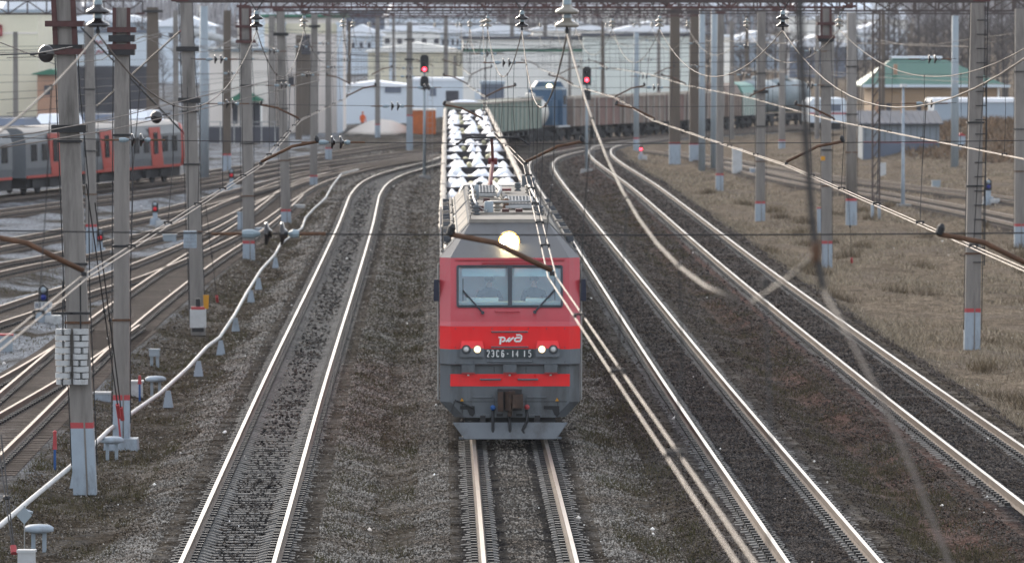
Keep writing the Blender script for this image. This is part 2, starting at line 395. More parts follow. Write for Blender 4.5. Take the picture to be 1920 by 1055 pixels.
# ---------------------------------------------------------------- ground
MAIN = ['L', 'A', 'R1', 'R2']
_pts = np.concatenate([CL[k][::4] for k in CL])
_low = {'L': -.1955, 'A': -.198, 'R1': -.198, 'R2': -.198}
_tan = np.concatenate([tangents(CL[k])[::4] for k in CL])
_bed = np.concatenate([np.full(len(CL[k][::4]), _low.get(k, -.215)) for k in CL])
def bed_at(xy):
    d = np.empty(len(xy)); z = np.empty(len(xy))
    for a in range(0, len(xy), 4000):
        q = xy[a:a + 4000]; D = (q[:, None, 0] - _pts[None, :, 0]) ** 2 + (q[:, None, 1] - _pts[None, :, 1]) ** 2
        j = D.argmin(1); v = q - _pts[j]; e = np.sqrt(D[np.arange(len(q)), j]); lat = np.abs(v[:, 0] * _tan[j, 1] - v[:, 1] * _tan[j, 0]); d[a:a + 4000] = np.where(e < np.hypot(lat, 1.6), lat, e); z[a:a + 4000] = _bed[j]
    return d, z
def field(xy):      # small swells of the soil away from the tracks
    x, y = xy[:, 0], xy[:, 1]
    h = .05 * np.sin(x * 1.7 + y * .31) + .05 * np.sin(x * .9 - y * .23 + 1) + .04 * np.sin(x * 3.1 + y * .53)
    h += .05 * np.clip((x - 14) / 6, 0, 1) * np.sin(y * .4 + x)
    far = np.clip((y - 700) / 700, 0, 1)
    h += 22 * far ** 1.3 * (.75 + .25 * np.sin(x * .006 + 1.0))
    hump = np.exp(-(((x - 41) / 9) ** 2 + ((y - 415) / 38) ** 2)); h += 2.6 * hump
    return h
def height(xy):
    d, bz = bed_at(xy)
    g = -.44 + field(xy) * np.clip((d - 2.2) / 2.5, 0, 1)
    w = np.clip((d - 1.62) / 1.0, 0, 1); bz = bz + np.where(bz > -.1958, -.048 * np.clip(2.5 - d / .30, 0, 1), .016 * np.clip(1.75 - d / .36, 0, 1) - .05 * np.clip((d - .5) / .1, 0, 1) * np.clip((.95 - d) / .1, 0, 1))
    return bz * (1 - w) + g * w, d
xs = np.concatenate([[-1500, -900, -500, -300, -200, -140, -100, -80], np.arange(-66, -16, 1.6), np.arange(-16, 16.4, .3), np.arange(17, 62, 1.4), [66, 72, 80, 95, 120, 160, 220, 320, 500, 900, 1500]])
ys = np.concatenate([[-60, 0, 30, 60, 75], np.arange(84, 250, .9), np.arange(250, 540, 2.2), np.arange(545, 800, 12), [830, 870, 920, 1000, 1100, 1200, 1400, 1800, 2400, 3200]])
gx, gy = np.meshgrid(xs, ys); gxy = np.stack([gx.ravel(), gy.ravel()], 1)
gz, gd = height(gxy)
gz = gz + NR.normal(0, .014, len(gz)) * (gxy[:, 1] < 600) * (gd > 1.7)
nx_, ny_ = len(xs), len(ys)
ij = (np.arange(ny_ - 1)[:, None] * nx_ + np.arange(nx_ - 1)[None, :]).ravel()
gf = np.stack([ij, ij + 1, ij + nx_ + 1, ij + nx_], 1)
def ground_mat():
    t = NT('ground_soil'); p = t.pos(); x, y, z = t.sep(p)
    at = t.n('ShaderNodeAttribute', attribute_name='bed'); bed = at.outputs['Fac']
    st = t.sep(t.voro(p, 15.0))[0]; st2 = t.sep(t.voro(p, 34.0))[1]
    nA = t.noise(p, .22, 5, .6); nB = t.noise(p, 1.3, 6, .7); nC = t.noise(p, 4.5, 5, .7)
    grav = t.mix(t.ramp(nA, .38, .62), (.030, .028, .026), (.068, .062, .056))
    soil = t.mix(t.ramp(nB, .35, .65), (.016, .0135, .011), (.056, .046, .034))
    wx = t.math('ADD', x, t.math('MULTIPLY', t.math('SUBTRACT', nB, .5), 3.0))
    grass = t.mix(t.ramp(nB, .3, .7), (.026, .021, .017), (.125, .10, .073))
    grass = t.mix(t.ramp(nA, .5, .66), grass, (.075, .062, .05)); grass = t.mix(t.ramp(nC, .55, .7, 0, .5), grass, (.16, .132, .098))
    c = t.mix(t.ramp(nB, .42, .60), soil, grav)
    red = t.math('MULTIPLY', t.ramp(wx, 8.6, 9.6), t.ramp(wx, 11.5, 10.3)); red = t.math('MULTIPLY', red, t.ramp(nA, .3, .55))
    c = t.mix(t.math('MULTIPLY', red, .75), c, (.055, .032, .027))
    c = t.mix(t.math('MULTIPLY', t.ramp(wx, 13.0, 14.6), .95), c, grass)
    left = t.math('MULTIPLY', t.ramp(wx, -8.0, -9.6), t.ramp(nA, .40, .56)); c = t.mix(left, c, (.10, .105, .112))
    # ballast: pale beside the left track, dark and oily in the right ones
    lb = t.mix(t.ramp(nB, .35, .7), (.005, .005, .006), (.014, .0135, .013))
    db = t.mix(t.ramp(nB, .35, .7), (.012, .0115, .013), (.034, .032, .031))
    bal = t.mix(t.ramp(x, 3.4, 4.4), lb, db)
    yard = t.mix(t.ramp(nB, .35, .65), (.024, .02, .017), (.075, .072, .072))
    bal = t.mix(t.ramp(x, -7.2, -7.8), bal, yard)
    bal = t.mix(t.math('MULTIPLY', t.ramp(t.math('ABSOLUTE', t.math('SUBTRACT', x, 1.55)), .6, .2), t.ramp(nB, .3, .6)), bal, (.040, .036, .031))
    c = t.mix(bed, c, bal)
    k = t.ramp(st, 0, 1, .4, 1.6); k = t.math('MULTIPLY', k, t.ramp(st2, 0, 1, .75, 1.25)); k = t.math('MULTIPLY', k, t.ramp(nC, .3, .7, .75, 1.2))
    v = t.n('ShaderNodeVectorMath', operation='SCALE'); t.put(v.inputs[0], c); t.put(v.inputs['Scale'], t.math('MULTIPLY', k, 2.15))
    h = t.math('ADD', t.voro(p, 15.0, 'Distance'), t.math('MULTIPLY', nC, 1.2))
    t.pbsdf(v.outputs[0], .92, 0, t.bump(h, .9, .05), 0.0); return t.m
M['ground'] = ground_mat()
g = np_mesh('ground', np.stack([gxy[:, 0], gxy[:, 1], gz], 1), gf, [M['ground']])
a = g.data.attributes.new('bed', 'FLOAT', 'POINT'); a.data.foreach_set('value', (1 - np.clip((gd - 1.05) / .2, 0, 1)).astype(np.float32))
g['kind'] = 'structure'
g.data.polygons.foreach_set('use_smooth', [True] * len(gf))
# ---------------------------------------------------------------- loose stones (countless)
def stone_mat(name, c0, c1):
    t = NT(name); r = t.n('ShaderNodeNewGeometry').outputs['Random Per Island']
    p = t.pos(); n1 = t.noise(p, .45, 4); n2 = t.noise(p, 1.6, 3)
    c = t.mix(r, c0, c1); c = t.mix(t.ramp(n1, .42, .62, 0, .75), c, t.mix(r, tuple(x * .45 for x in c0), tuple(x * k for x, k in zip(c1, (.62, .52, .44)))))
    c = t.mix(t.ramp(n2, .52, .7, 0, .6), c, tuple(min(1, x * 1.25) for x in c1)); c = t.mix(1.0, c, (1.75, 1.72, 1.66), 'MULTIPLY'); t.pbsdf(c, .95, spec=0.0); return t.m
OCT = np.array([(1, 0, 0), (-1, 0, 0), (0, 1, 0), (0, -1, 0), (0, 0, 1), (0, 0, -1)], float)
OF = np.array([(0, 2, 4), (2, 1, 4), (1, 3, 4), (3, 0, 4), (2, 0, 5), (1, 2, 5), (3, 1, 5), (0, 3, 5)])
def scatter_stones(name, label, cat, xy, z, size, mats):
    n = len(xy); sc = size[:, None] * NR.uniform(.6, 1.3, (n, 3)) * np.array([1, 1, .75])
    v = OCT[None] * sc[:, None, :] + NR.normal(0, .14, (n, 6, 3)) * size[:, None, None]
    a = NR.uniform(0, 2 * PI, n); ca, sa = np.cos(a)[:, None], np.sin(a)[:, None]
    vx = v[:, :, 0] * ca - v[:, :, 1] * sa; vy = v[:, :, 0] * sa + v[:, :, 1] * ca
    co = np.stack([vx + xy[:, None, 0], vy + xy[:, None, 1], v[:, :, 2] + z[:, None]], 2).reshape(-1, 3)
    fs = (OF[None] + (np.arange(n) * 6)[:, None, None]).reshape(-1, 3)
    o = np_mesh(name, co, fs, mats); tag(o, label, cat, kind='stuff'); return o
def rect(n, x0, x1, y0, y1):   # denser towards the camera
    u = NR.random(n); y = 1 / (1 / y0 + u * (1 / y1 - 1 / y0))
    return np.stack([NR.uniform(x0, x1, n), y], 1)
def lateral(xy, k): return xy[:, 0] - np.interp(xy[:, 1], CL[k][:, 1], CL[k][:, 0])
q = rect(280000, -8.2, 4.4, 93, 430); dl = np.abs(lateral(q, 'L')); da = np.abs(lateral(q, 'A'))
keep = ((dl > 1.42) | (NR.random(len(q)) < .07)) & ((da > 1.36) | ((da < .34) & (NR.random(len(q)) < .55)) | (NR.random(len(q)) < .05)) & (np.abs(dl - .796) > .13) & (np.abs(da - .796) > .15)
keep &= (dl < 2.35) | (da < 2.0) | (np.sin(q[:, 0] * 2.1 + 2 * np.sin(q[:, 1] * .21)) * np.sin(q[:, 1] * .5 + q[:, 0]) > NR.uniform(-1, .9, len(q)))
keep &= ~((q[:, 0] < -6.0 + np.sin(q[:, 1] * .3) * .5) & (NR.random(len(q)) < .85))
q = q[keep]; z, _ = height(q); sz = .014 + .014 * NR.random(len(q)); sz *= np.clip(q[:, 1] / 125, .9, 2.6)
scatter_stones('ballast_stones', 'pale grey broken ballast stones along the left track and the locomotive track', 'ballast', q, z + .022, sz, [stone_mat('stone_pale', (.020, .019, .018), (.245, .232, .216))])
q0 = rect(420000, -4.9, -2.9, 93, 330); dl = lateral(q0, 'L'); v_ = np.sin(q0[:, 1] * 1.9 + 3 * np.sin(dl * 4)) * np.sin(dl * 7 + q0[:, 1] * .7) * .4 + .35 * np.sin(q0[:, 1] * .23 + 1)
q0 = q0[(np.abs(dl) < .56) & (NR.random(len(q0)) < np.clip(.6 * (.026 + .024 * v_) * np.clip(1.35 - np.abs(dl) / .45, .1, 1), .002, .12))]; z, _ = height(q0); sz = (.022 + .022 * NR.random(len(q0))) * np.clip(q0[:, 1] / 125, .9, 2)
scatter_stones('crib_stones', 'dark loose stones lying on the sleepers of the left track', 'ballast', q0, np.maximum(z, -.235) + .02, sz, [stone_mat('stone_crib', (.008, .008, .009), (.075, .07, .066))])
q = rect(170000, 4.2, 13.6, 93, 430); d1 = np.abs(lateral(q, 'R1')); d2 = np.abs(lateral(q, 'R2'))
keep = np.ones(len(q), bool)
keep &= (np.minimum(d1, d2) < 2.0) | (np.sin(q[:, 0] * 1.7 + 2 * np.sin(q[:, 1] * .25)) * np.sin(q[:, 1] * .4 + q[:, 0]) > NR.uniform(-1, .7, len(q)))
for d in (d1, d2): keep &= ((d > 1.40) | (d < .48) | (NR.random(len(q)) < .08)) & (np.abs(d - .796) > .15)
q = q[keep]; z, _ = height(q); sz = .016 + .018 * NR.random(len(q)); sz *= np.clip(q[:, 1] / 125, .9, 2.6)
scatter_stones('dark_ballast_stones', 'dark oily ballast stones of the two right main tracks', 'ballast', q, z + .022, sz, [stone_mat('stone_dark', (.010, .0095, .010), (.096, .084, .076))])
q = np.concatenate([rect(110000, -9.4, -1.0, 93, 330), rect(90000, 3.6, 13.2, 93, 330)]); _, d = height(q); q = q[d > 1.55]; z, _ = height(q); sz = .012 + .02 * NR.random(len(q)) ** 2; sz *= np.clip(q[:, 1] / 125, .9, 2.4)
scatter_stones('soil_clods', 'small dark clods of soil and cinder between the tracks', 'soil', q, z + .005, sz, [stone_mat('clod', (.008, .007, .006), (.085, .07, .053))])
q = rect(330, -16, 40, 96, 420); z, _ = height(q); sz = .02 + .05 * NR.random(len(q)) ** 3
scatter_stones('litter', 'tiny white scraps of litter scattered over the ground', 'litter', q, z + .03, sz, [stone_mat('scrap', (.35, .34, .32), (.8, .8, .8))])
# ---------------------------------------------------------------- dry grass (countless)
def grass_mat(name, c0, c1, c2):
    t = NT(name); r = t.n('ShaderNodeNewGeometry').outputs['Random Per Island']; n = t.noise(t.pos(), .5, 4)
    t.pbsdf(t.mix(1.0, t.mix(t.ramp(n, .4, .62), t.mix(r, c0, c1), c2), (1.72, 1.68, 1.60), 'MULTIPLY'), .9, spec=0.0); return t.m
def grass(name, label, xy, hgt, mats, width=.012):
    n = len(xy); z, _ = height(xy); a = NR.uniform(0, 2 * PI, n); h = hgt * NR.uniform(.45, 1.25, n); w = width * np.clip(xy[:, 1] / 120, 1, 3)
    ln = NR.normal(0, .55, (n, 2)) * h[:, None]
    dx, dy = np.cos(a) * w, np.sin(a) * w
    b0 = np.stack([xy[:, 0] - dx, xy[:, 1] - dy, z - .03], 1); b1 = np.stack([xy[:, 0] + dx, xy[:, 1] + dy, z - .03], 1)
    tp = np.stack([xy[:, 0] + ln[:, 0], xy[:, 1] + ln[:, 1], z + h], 1)
    co = np.stack([b0, b1, tp], 1).reshape(-1, 3); fs = np.arange(n * 3).reshape(-1, 3)
    o = np_mesh(name, co, fs, mats); tag(o, label, 'grass', kind='stuff'); return o
def clumpy(q, p, f=.35):
    v = np.sin(q[:, 0] * 1.1 * f + 2 * np.sin(q[:, 1] * .23 * f)) * np.sin(q[:, 1] * .42 * f + 2 * np.sin(q[:, 0] * .6 * f)) + .5 * np.sin(q[:, 0] * 3.1 * f + q[:, 1] * 1.2 * f)
    return q[NR.random(len(q)) < np.clip(p + .55 * v, .03, 1)]
q = rect(360000, 13.2, 36, 110, 420); q = clumpy(q, .5, 1.0); v_ = np.sin(q[:, 0] * .55 + 1.7 * np.sin(q[:, 1] * .07)) + np.sin(q[:, 1] * .13 + 2 * np.sin(q[:, 0] * .31)) + .8 * np.sin(q[:, 0] * 1.3 + q[:, 1] * .35); q = q[NR.random(len(q)) < np.clip(.62 + .42 * v_, .05, 1)]; d = lateral(q, 'R2'); q = q[(d > 1.5)]
_, d = height(q); q = q[d > 1.6]
grass('dry_grass', 'pale dry winter grass covering the open field right of the tracks', q, .17, [grass_mat('grass_dry', (.045, .038, .029), (.30, .255, .195), (.165, .14, .105))])
cl = rect(150, 13.8, 34, 112, 330); q = np.repeat(cl, 130, axis=0) + NR.normal(0, 1, (len(cl) * 130, 2)) * np.array([.28, .55]); _, d = height(q); q = q[d > 1.6]
grass('tall_dry_stalks', 'taller dark brown stalks standing in clumps in the dry field', q, .34, [grass_mat('grass_stalk', (.025, .02, .014), (.17, .135, .09), (.07, .055, .04))], .009)
q = np.concatenate([rect(60000, -9.2, -5.9, 93, 330), rect(60000, -2.3, -.5, 93, 260), rect(45000, 3.2, 4.9, 93, 300), rect(60000, 8.4, 10.2, 93, 320), rect(16000, -16, -11.5, 120, 330)])
q = clumpy(q, .25, .8); _, d = height(q); q = q[d > 1.45]
grass('weeds', 'sparse brown and olive weeds between the tracks', q, .09, [grass_mat('grass_olive', (.014, .013, .009), (.095, .08, .048), (.045, .043, .021))])
# ---------------------------------------------------------------- red locomotive (origin: rail level at its front face)
LX, LY = 1.55, 124.8
def lx(px): return (px - 956.5) / 85.5
def lz(py): return H - (py - VY) / 85.5
loco = thing('locomotive', 'red and grey electric freight locomotive coming towards the camera with lit headlight', 'locomotive', (LX, LY, 0))
def ring(z, xc, yc, xs_, ys_): return [(-xs_, ys_, z), (-xc, yc, z), (xc, yc, z), (xs_, ys_, z)]
def front(rings, name, m, par=loco, back=None, **kw):
    mb = MB(); vs = []
    for r in rings: vs += r
    fs = []
    for i in range(len(rings) - 1):
        a = 4 * i; fs += [(a + j, a + j + 1, a + 4 + j + 1, a + 4 + j) for j in range(3)]
    n = len(rings)
    mb.add(vs, fs)
    # thickness: close to the back at y = back
    if back:
        o = 4 * n; bv = [(v[0], back, v[2]) for r in rings for v in (r[0], r[3])]
        mb.v += bv; mb.m += [0] * (2 * (n - 1) + 3)
        for i in range(n - 1):
            mb.f.append([4 * i, 4 * i + 4, o + 2 * i + 2, o + 2 * i]); mb.f.append([4 * i + 7, 4 * i + 3, o + 2 * i + 1, o + 2 * i + 3])
        e = 4 * (n - 1)
        mb.f.append([3, 2, 1, 0, o, o + 1]); mb.f.append([e, e + 1, e + 2, e + 3, o + 2 * n - 1, o + 2 * n - 2])
        mb.f.append([o + 2 * n - 2, o + 2 * n - 1, o + 1, o])
    return mb.build(name, m, par, **kw)
front([ring(.545, 1.0, .14, 1.22, .34), ring(.884, 1.3, .13, 1.54, .36), ring(1.70, 1.3, .13, 1.54, .36)], 'buffer_beam', M['loco_grey'], back=1.2)
front([ring(1.705, 1.30, .03, 1.53, .27), ring(1.73, 1.32, 0, 1.55, .25), ring(2.054, 1.32, 0, 1.55, .25)], 'grey_band', M['loco_grey_light'], back=1.2)
front([ring(2.056, 1.30, 0, 1.545, .25), ring(2.557, 1.30, 0, 1.545, .25)], 'red_band', M['loco_red'], back=1.2)
front([ring(2.559, 1.31, .005, 1.545, .255), ring(2.66, 1.31, .09, 1.545, .33)], 'red_ledge', M['loco_red_sky_tint'], back=1.2)
def wy(z): return .09 + (z - 2.66) / 1.38 * .42
# windscreen wall: strips round the opening
WX0, WX1, WZ0, WZ1 = lx(858), lx(1054), 2.99, 3.86
mb = MB()
def strip(x0, x1, z0, z1, m=0):
    mb.slab([(x0, wy(z0), z0), (x1, wy(z0), z0), (x1, wy(z1), z1), (x0, wy(z1), z1)], -.06, m)
strip(-1.31, 1.31, 2.662, WZ0); strip(-1.31, 1.31, WZ1, 4.04); strip(-1.31, WX0, WZ0, WZ1); strip(WX1, 1.31, WZ0, WZ1)
for sx in (-1, 1):
    mb.add([(sx * 1.31, wy(2.662), 2.662), (sx * 1.545, wy(2.662) + .24, 2.662), (sx * 1.545, wy(4.04) + .22, 4.04), (sx * 1.31, wy(4.04), 4.04)], [(0, 1, 2, 3) if sx > 0 else (3, 2, 1, 0)])
mb.build('windscreen_wall', M['loco_red_sky_tint'], loco)
mb = MB(); mb.bar((-1.2, wy(4.0) - .02, 4.0), (1.2, wy(4.0) - .02, 4.0), .03, .035); mb.build('rain_gutter', M['loco_red_sky_tint'], loco)
mb = MB(); mb.bar((-.62, wy(3.94) - .05, 3.94), (.62, wy(3.94) - .05, 3.94), .03, .025)
for x in (-.6, .6): mb.bar((x, wy(3.94) - .05, 3.94), (x, wy(3.94) + .01, 3.94), .025)
mb.build('handrail', M['loco_red_sky_tint'], loco)
fr = MB(); e = .05
for a, b in (((WX0, WZ0), (WX1, WZ0)), ((WX0, WZ1), (WX1, WZ1)), ((WX0, WZ0), (WX0, WZ1)), ((WX1, WZ0), (WX1, WZ1)), ((.0, WZ0), (.0, WZ1))):
    w = .09 if a[0] == b[0] == 0 else .05
    fr.bar((a[0], wy(a[1]) - .01, a[1]), (b[0], wy(b[1]) - .01, b[1]), w, .05)
wf = fr.build('window_frame', M['frame_dark'], loco)
for x0, x1 in ((WX0 + .02, -.045), (.045, WX1 - .02)):
    m_ = MB(); z0, z1 = WZ0 + .02, WZ1 - .02
    m_.slab([(x0, wy(z0) + .01, z0), (x1, wy(z0) + .01, z0), (x1, wy(z1) + .01, z1), (x0, wy(z1) + .01, z1)], -.012)
    m_.build('pane', M['windscreen'], wf)
# cab interior
mb = MB(); mb.box((0, 2.1, 3.3), (2.9, .06, 1.4)); mb.box((0, 1.2, 2.58), (2.9, 1.8, .05)); mb.build('cab_interior', M['cab_pale'], loco)
mb = MB(); mb.box((0, .62, 3.02), (2.55, .5, .10)); mb.box((-.6, .75, 3.1), (.7, .2, .1)); mb.box((.6, .75, 3.1), (.5, .2, .08)); mb.build('control_desk', M['cab_desk'], loco)
for x in (-.58, .58):
    mb = MB(); mb.slab([(x - .48, .56, 3.63), (x + .48, .56, 3.63), (x + .48, .60, 3.85), (x - .48, .60, 3.85)], -.01); mb.build('sun_blind', M['blind'], loco)
# roof: sloping front, chamfers, top
mb = MB()
mb.add([(-1.31, wy(4.04), 4.042), (1.31, wy(4.04), 4.042), (.85, 1.95, 4.80), (-.85, 1.95, 4.80)], [(0, 1, 2, 3)])
for sx in (-1, 1):
    mb.add([(sx * 1.31, wy(4.04), 4.042), (sx * 1.545, wy(4.04) + .22, 4.042), (sx * .85, 1.95, 4.80)], [(0, 1, 2) if sx > 0 else (2, 1, 0)])
slope = mb.build('roof_slope', M['loco_slope_grey'], loco)
mb = MB()
def section(y0, y1, mb):
    pr = [(-1.54, .9), (-1.54, 4.04), (1.54, 4.04), (1.54, .9)]
    mb.prism(pr, y0, y1)
mb.prism([(-1.54, .92), (-1.54, 4.035), (-1.30, 4.035), (-1.30, .92)], .9, 2.2); mb.prism([(1.54, .92), (1.30, .92), (1.30, 4.035), (1.54, 4.035)], .9, 2.2)
section(2.2, 16.4, mb)
mb.build('body_side', M['loco_red_sky_tint'], loco)
mb = MB()
for sx in (-1, 1):
    vs = [(sx * 1.545, wy(4.04) + .24, 4.05), (sx * .86, 1.98, 4.81), (sx * .86, 16.4, 4.81), (sx * 1.545, 16.4, 4.05)]
    mb.add(vs, [(0, 1, 2, 3) if sx < 0 else (3, 2, 1, 0)])
    mb.add([(sx * .86, 16.4, 4.81), (sx * 1.545, 16.4, 4.05), (0, 16.4, 4.05), (0, 16.4, 4.81)], [(0, 1, 2, 3)])
mb.build('roof_chamfer', M['roof_grey'], loco)
mb = MB(); mb.box((0, 9.25, 4.80), (1.74, 14.7, .05)); mb.box((0, 1.97, 4.80), (1.78, .16, .09)); mb.box((0, 5.6, 4.85), (1.7, .12, .06)); mb.box((0, 9.9, 4.85), (1.7, .12, .06))
roof = mb.build('roof_panel', M['roof_cream'], loco)
# roof gear
def grille(x, y):
    mb = MB(); mb.slab([(x - .33, y - .8, 4.87), (x + .33, y - .8, 4.87), (x + .33, y + .9, 5.03), (x - .33, y + .9, 5.03)], .06); mb.bar((x - .3, y + .8, 4.8), (x - .3, y + .8, 5.03), .05); mb.bar((x + .3, y + .8, 4.8), (x + .3, y + .8, 5.03), .05); o = mb.build('roof_vent', M['paint_white'], loco)
    mb = MB(); P3 = lambda u, v: (x + u, y + v, 4.95 + .16 * (v + .8) / 1.7)
    mb.slab([P3(-.27, -.7), P3(.27, -.7), P3(.27, .8), P3(-.27, .8)], .006)
    mb.build('vent_mesh', M['louvre_grey'], o); mb = MB()
    for i in range(7): mb.bar(P3(-.24 + i * .08, -.7), P3(-.24 + i * .08, .8), .022, .03)
    for i in range(6): mb.bar(P3(-.27, -.65 + i * .28), P3(.27, -.65 + i * .28), .05, .03)
    mb.build('vent_slats', M['galv'], o)
grille(.33, 9.6); grille(-.30, 18.8)
mb = MB(); mb.lathe([(.10, 0), (.105, .02), (.105, .27), (.09, .30)], (-.42, 5.7, 4.83), n=14); mb.build('air_tank', M['steel_pale'], loco, True)
mb = MB(); mb.lathe([(.06, 0), (.06, .30), (.03, .36)], (-.62, 17.6, 4.83), n=12); mb.build('antenna_dome', M['steel_pale'], loco, True)
ins_prof = [(.03, 0), (.085, .02), (.085, .05), (.04, .07), (.085, .10), (.085, .13), (.04, .15), (.085, .18), (.085, .21), (.03, .24)]
for x, y in ((-.70, 5.2), (-.72, 7.6), (.74, 5.0), (.74, 7.9), (-.74, 10.2), (.74, 12.6), (-.74, 13.6), (.74, 17.8), (-.2, 8.0), (.06, 12.4), (-.72, 17.2), (-.74, 21), (.74, 22), (.5, 24), (-.5, 25)):
    mb = MB(); mb.lathe(ins_prof, (x, y, 4.82), n=10); mb.build('post_insulator', M['insul_pale'] if R.random() < .4 else M['roof_grey'], loco, True)
mb = MB(); mb.tube([(-.45, 7.9, 5.04), (.74, 7.9, 5.06)], .03, 8); mb.tube([(-.70, 5.2, 5.06), (-.72, 7.6, 5.06), (-.74, 10.2, 5.06), (-.74, 13.6, 5.06), (-.72, 17.2, 5.06), (-.74, 21, 5.06)], .025); mb.tube([(.74, 5, 5.06), (.74, 7.9, 5.06), (.74, 12.6, 5.06), (.74, 17.8, 5.06), (.74, 22, 5.06)], .025)
mb.tube([(-.15, 12, 5.05), (-.05, 16, 5.1), (-.15, 23, 5.1)], .04, 8)
for (x0_, y0_), (x1_, y1_) in (((-.2, 8), (-.5, 10)), ((-.7, 5.2), (-.45, 5.7)), ((.06, 12.4), (-.2, 15))): mb.tube([(x0_, y0_, 5.05), ((x0_ + x1_) / 2 + .1, (y0_ + y1_) / 2, 4.9), (x1_, y1_, 4.95)], .015, 5)
mb.build('bus_bar', M['galv'], loco, True)
mb = MB()
for x, y in ((-.03, 6.2), (-.6, 8.4), (.28, 6.3), (.5, 14), (-.4, 14.4)): mb.box((x, y, 4.88), (.16, .5, .12))
mb.build('roof_box', M['red_oxide'], loco)
mb = MB()
for i in range(12): mb.lathe([(.05, 0), (.10, .06), (.05, .12)], (.10 - .02 * i, 11.0 + i * .9, 4.95), (0, 1, 0), 10)
mb.tube([(.10, 10.9, 4.95), (-.14, 22, 4.95)], .05, 8)
mb.build('choke_coil', M['insul_pale'], loco, True)
mb = MB(); mb.lathe([(.07, 0), (.09, .08), (.06, .14), (.08, .24), (.03, .28)], (.02, 8.9, 4.82), n=10); mb.build('surge_arrester', M['rust'], loco, True)
for sx in (-1, 1):     # long gratings, pipes and panels on the chamfers
    A0 = Vector((sx * 1.50, 0, 4.10)); B0 = Vector((sx * .90, 0, 4.765)); nv = Vector((sx * .76, 0, .68))
    def cq(y0_, y1_, u0, u1, off, th, m, nm, par=loco):
        p = [A0.lerp(B0, u0), A0.lerp(B0, u1)]; q = [p[0] + Vector((0, y0_, 0)), p[0] + Vector((0, y1_, 0)), p[1] + Vector((0, y1_, 0)), p[1] + Vector((0, y0_, 0))]
        return MB().slab([v + nv * off for v in q], th * (1 if sx < 0 else -1)).build(nm, M[m], par)
    for ys_, ye_ in ((2.6, 6.4), (6.7, 11.2), (11.5, 16.2), (17.6, 23.5), (23.8, 31)):
        g_ = cq(ys_, ye_, .0, .56, .004, .02, 'black_iron', 'grating')
        for i in range(4): mb = MB(); c = A0.lerp(B0, .06 + i * .145) + nv * .06; mb.tube([c + Vector((0, ys_ + .1, 0)), c + Vector((0, ye_ - .1 - .5 * (i % 2), 0))], .032 if i % 2 else .022, 6); mb.build('pipe', M['roof_cream'] if i % 2 else M['louvre_grey'], g_)
        cq(ys_ + .1, ye_ - .1, .62, .97, .004, .03, 'roof_cream', 'side_panel')
        for k in range(3):
            mb = MB(); c = A0.lerp(B0, .3) + nv * .08 + Vector((0, ys_ + .5 + k * (ye_ - ys_ - 1) / 2, 0)); mb.box(c, (.16, .22, .16)); mb.build('junction_box', M['louvre_grey'] if k != 1 else M['roof_cream'], g_)
    mb = MB(); mb.tube([(sx * 1.5, 1.2, 4.16), (sx * 1.5, 16.2, 4.16)], .025); mb.tube([(sx * .86, 2.0, 4.92), (sx * .86, 16.2, 4.92)], .02)
    for k in range(7): mb.bar((sx * .86, 2.2 + k * 2.3, 4.82), (sx * .86, 2.2 + k * 2.3, 4.93), .025)
    mb.build('roof_rail', M['louvre_pale'], loco)
# rear hood of the first section and the second section behind it
mb = MB(); mb.prism([(-1.2, 4.3), (-.9, 4.86), (.95, 4.86), (1.25, 4.3)], 28.6, 31.2); mb.box((.78, 28, 4.95), (.24, .5, .4)); mb.box((.95, 27.6, 4.95), (.1, .3, .3)); mb.build('roof_hood', M['loco_grey'], loco)
mb = MB(); mb.box((0, 16.85, 2.6), (2.2, .9, 3.0)); mb.build('gangway', M['black_rubber'], loco)
mb = MB(); section(17.3, 31.4, mb); mb.prism([(-1.54, .92), (-1.54, 3.3), (1.54, 3.3), (1.54, .92)], 31.4, 33.4); mb.build('rear_section', M['loco_red_sky_tint'], loco)
mb = MB(); mb.prism([(-1.545, 4.05), (-.86, 4.80), (.86, 4.80), (1.545, 4.05)], 17.3, 31.2); mb.build('rear_roof', M['roof_grey'], loco)
mb = MB(); mb.box((0, 23.2, 4.815), (1.74, 11.6, .04)); mb.build('rear_roof_panel', M['roof_cream'], loco)
mb = MB(); mb.box((0, 17, .75), (2.3, 30, .5))
for y in (3.2, 6.2, 11, 14, 20, 23, 28, 31):
    for x in (-.8, .8): mb.lathe([(.62, -.07), (.62, .07)], (x, y, .62), (1, 0, 0), 16)
mb.build('underframe', M['under'], loco)
# pantograph
pn = MB(); y0 = 21.8
pn.tube([(-.26, y0 + .2, 4.95), (-.16, y0 + 1.9, 5.62)], .055, 8); pn.tube([(-.20, y0 + .2, 4.95), (-.17, y0 + 1.9, 5.62)], .015, 6)
pn.tube([(-.16, y0 + 1.9, 5.62), (-.2, y0 + .3, 6.25)], .04, 8); pn.lathe([(.09, -.12), (.09, .12)], (-.16, y0 + 1.9, 5.62), (1, 0, 0), 10); pn.box((-.15, y0 + .4, 4.93), (.9, 1.0, .06))
pg = pn.build('pantograph', mk('panto_red', (.17, .018, .022), .5), loco)
mb = MB()
for d in (-.18, .18): mb.tube([(-1.12, y0 + .3 + d, 6.08), (-.85, y0 + .3 + d, 6.27), (.5, y0 + .3 + d, 6.27), (.78, y0 + .3 + d, 6.08)], .03)
mb.bar((-.2, y0 + .1, 6.25), (-.2, y0 + .5, 6.25), .05); mb.build('collector_head', M['black_iron'], pg)
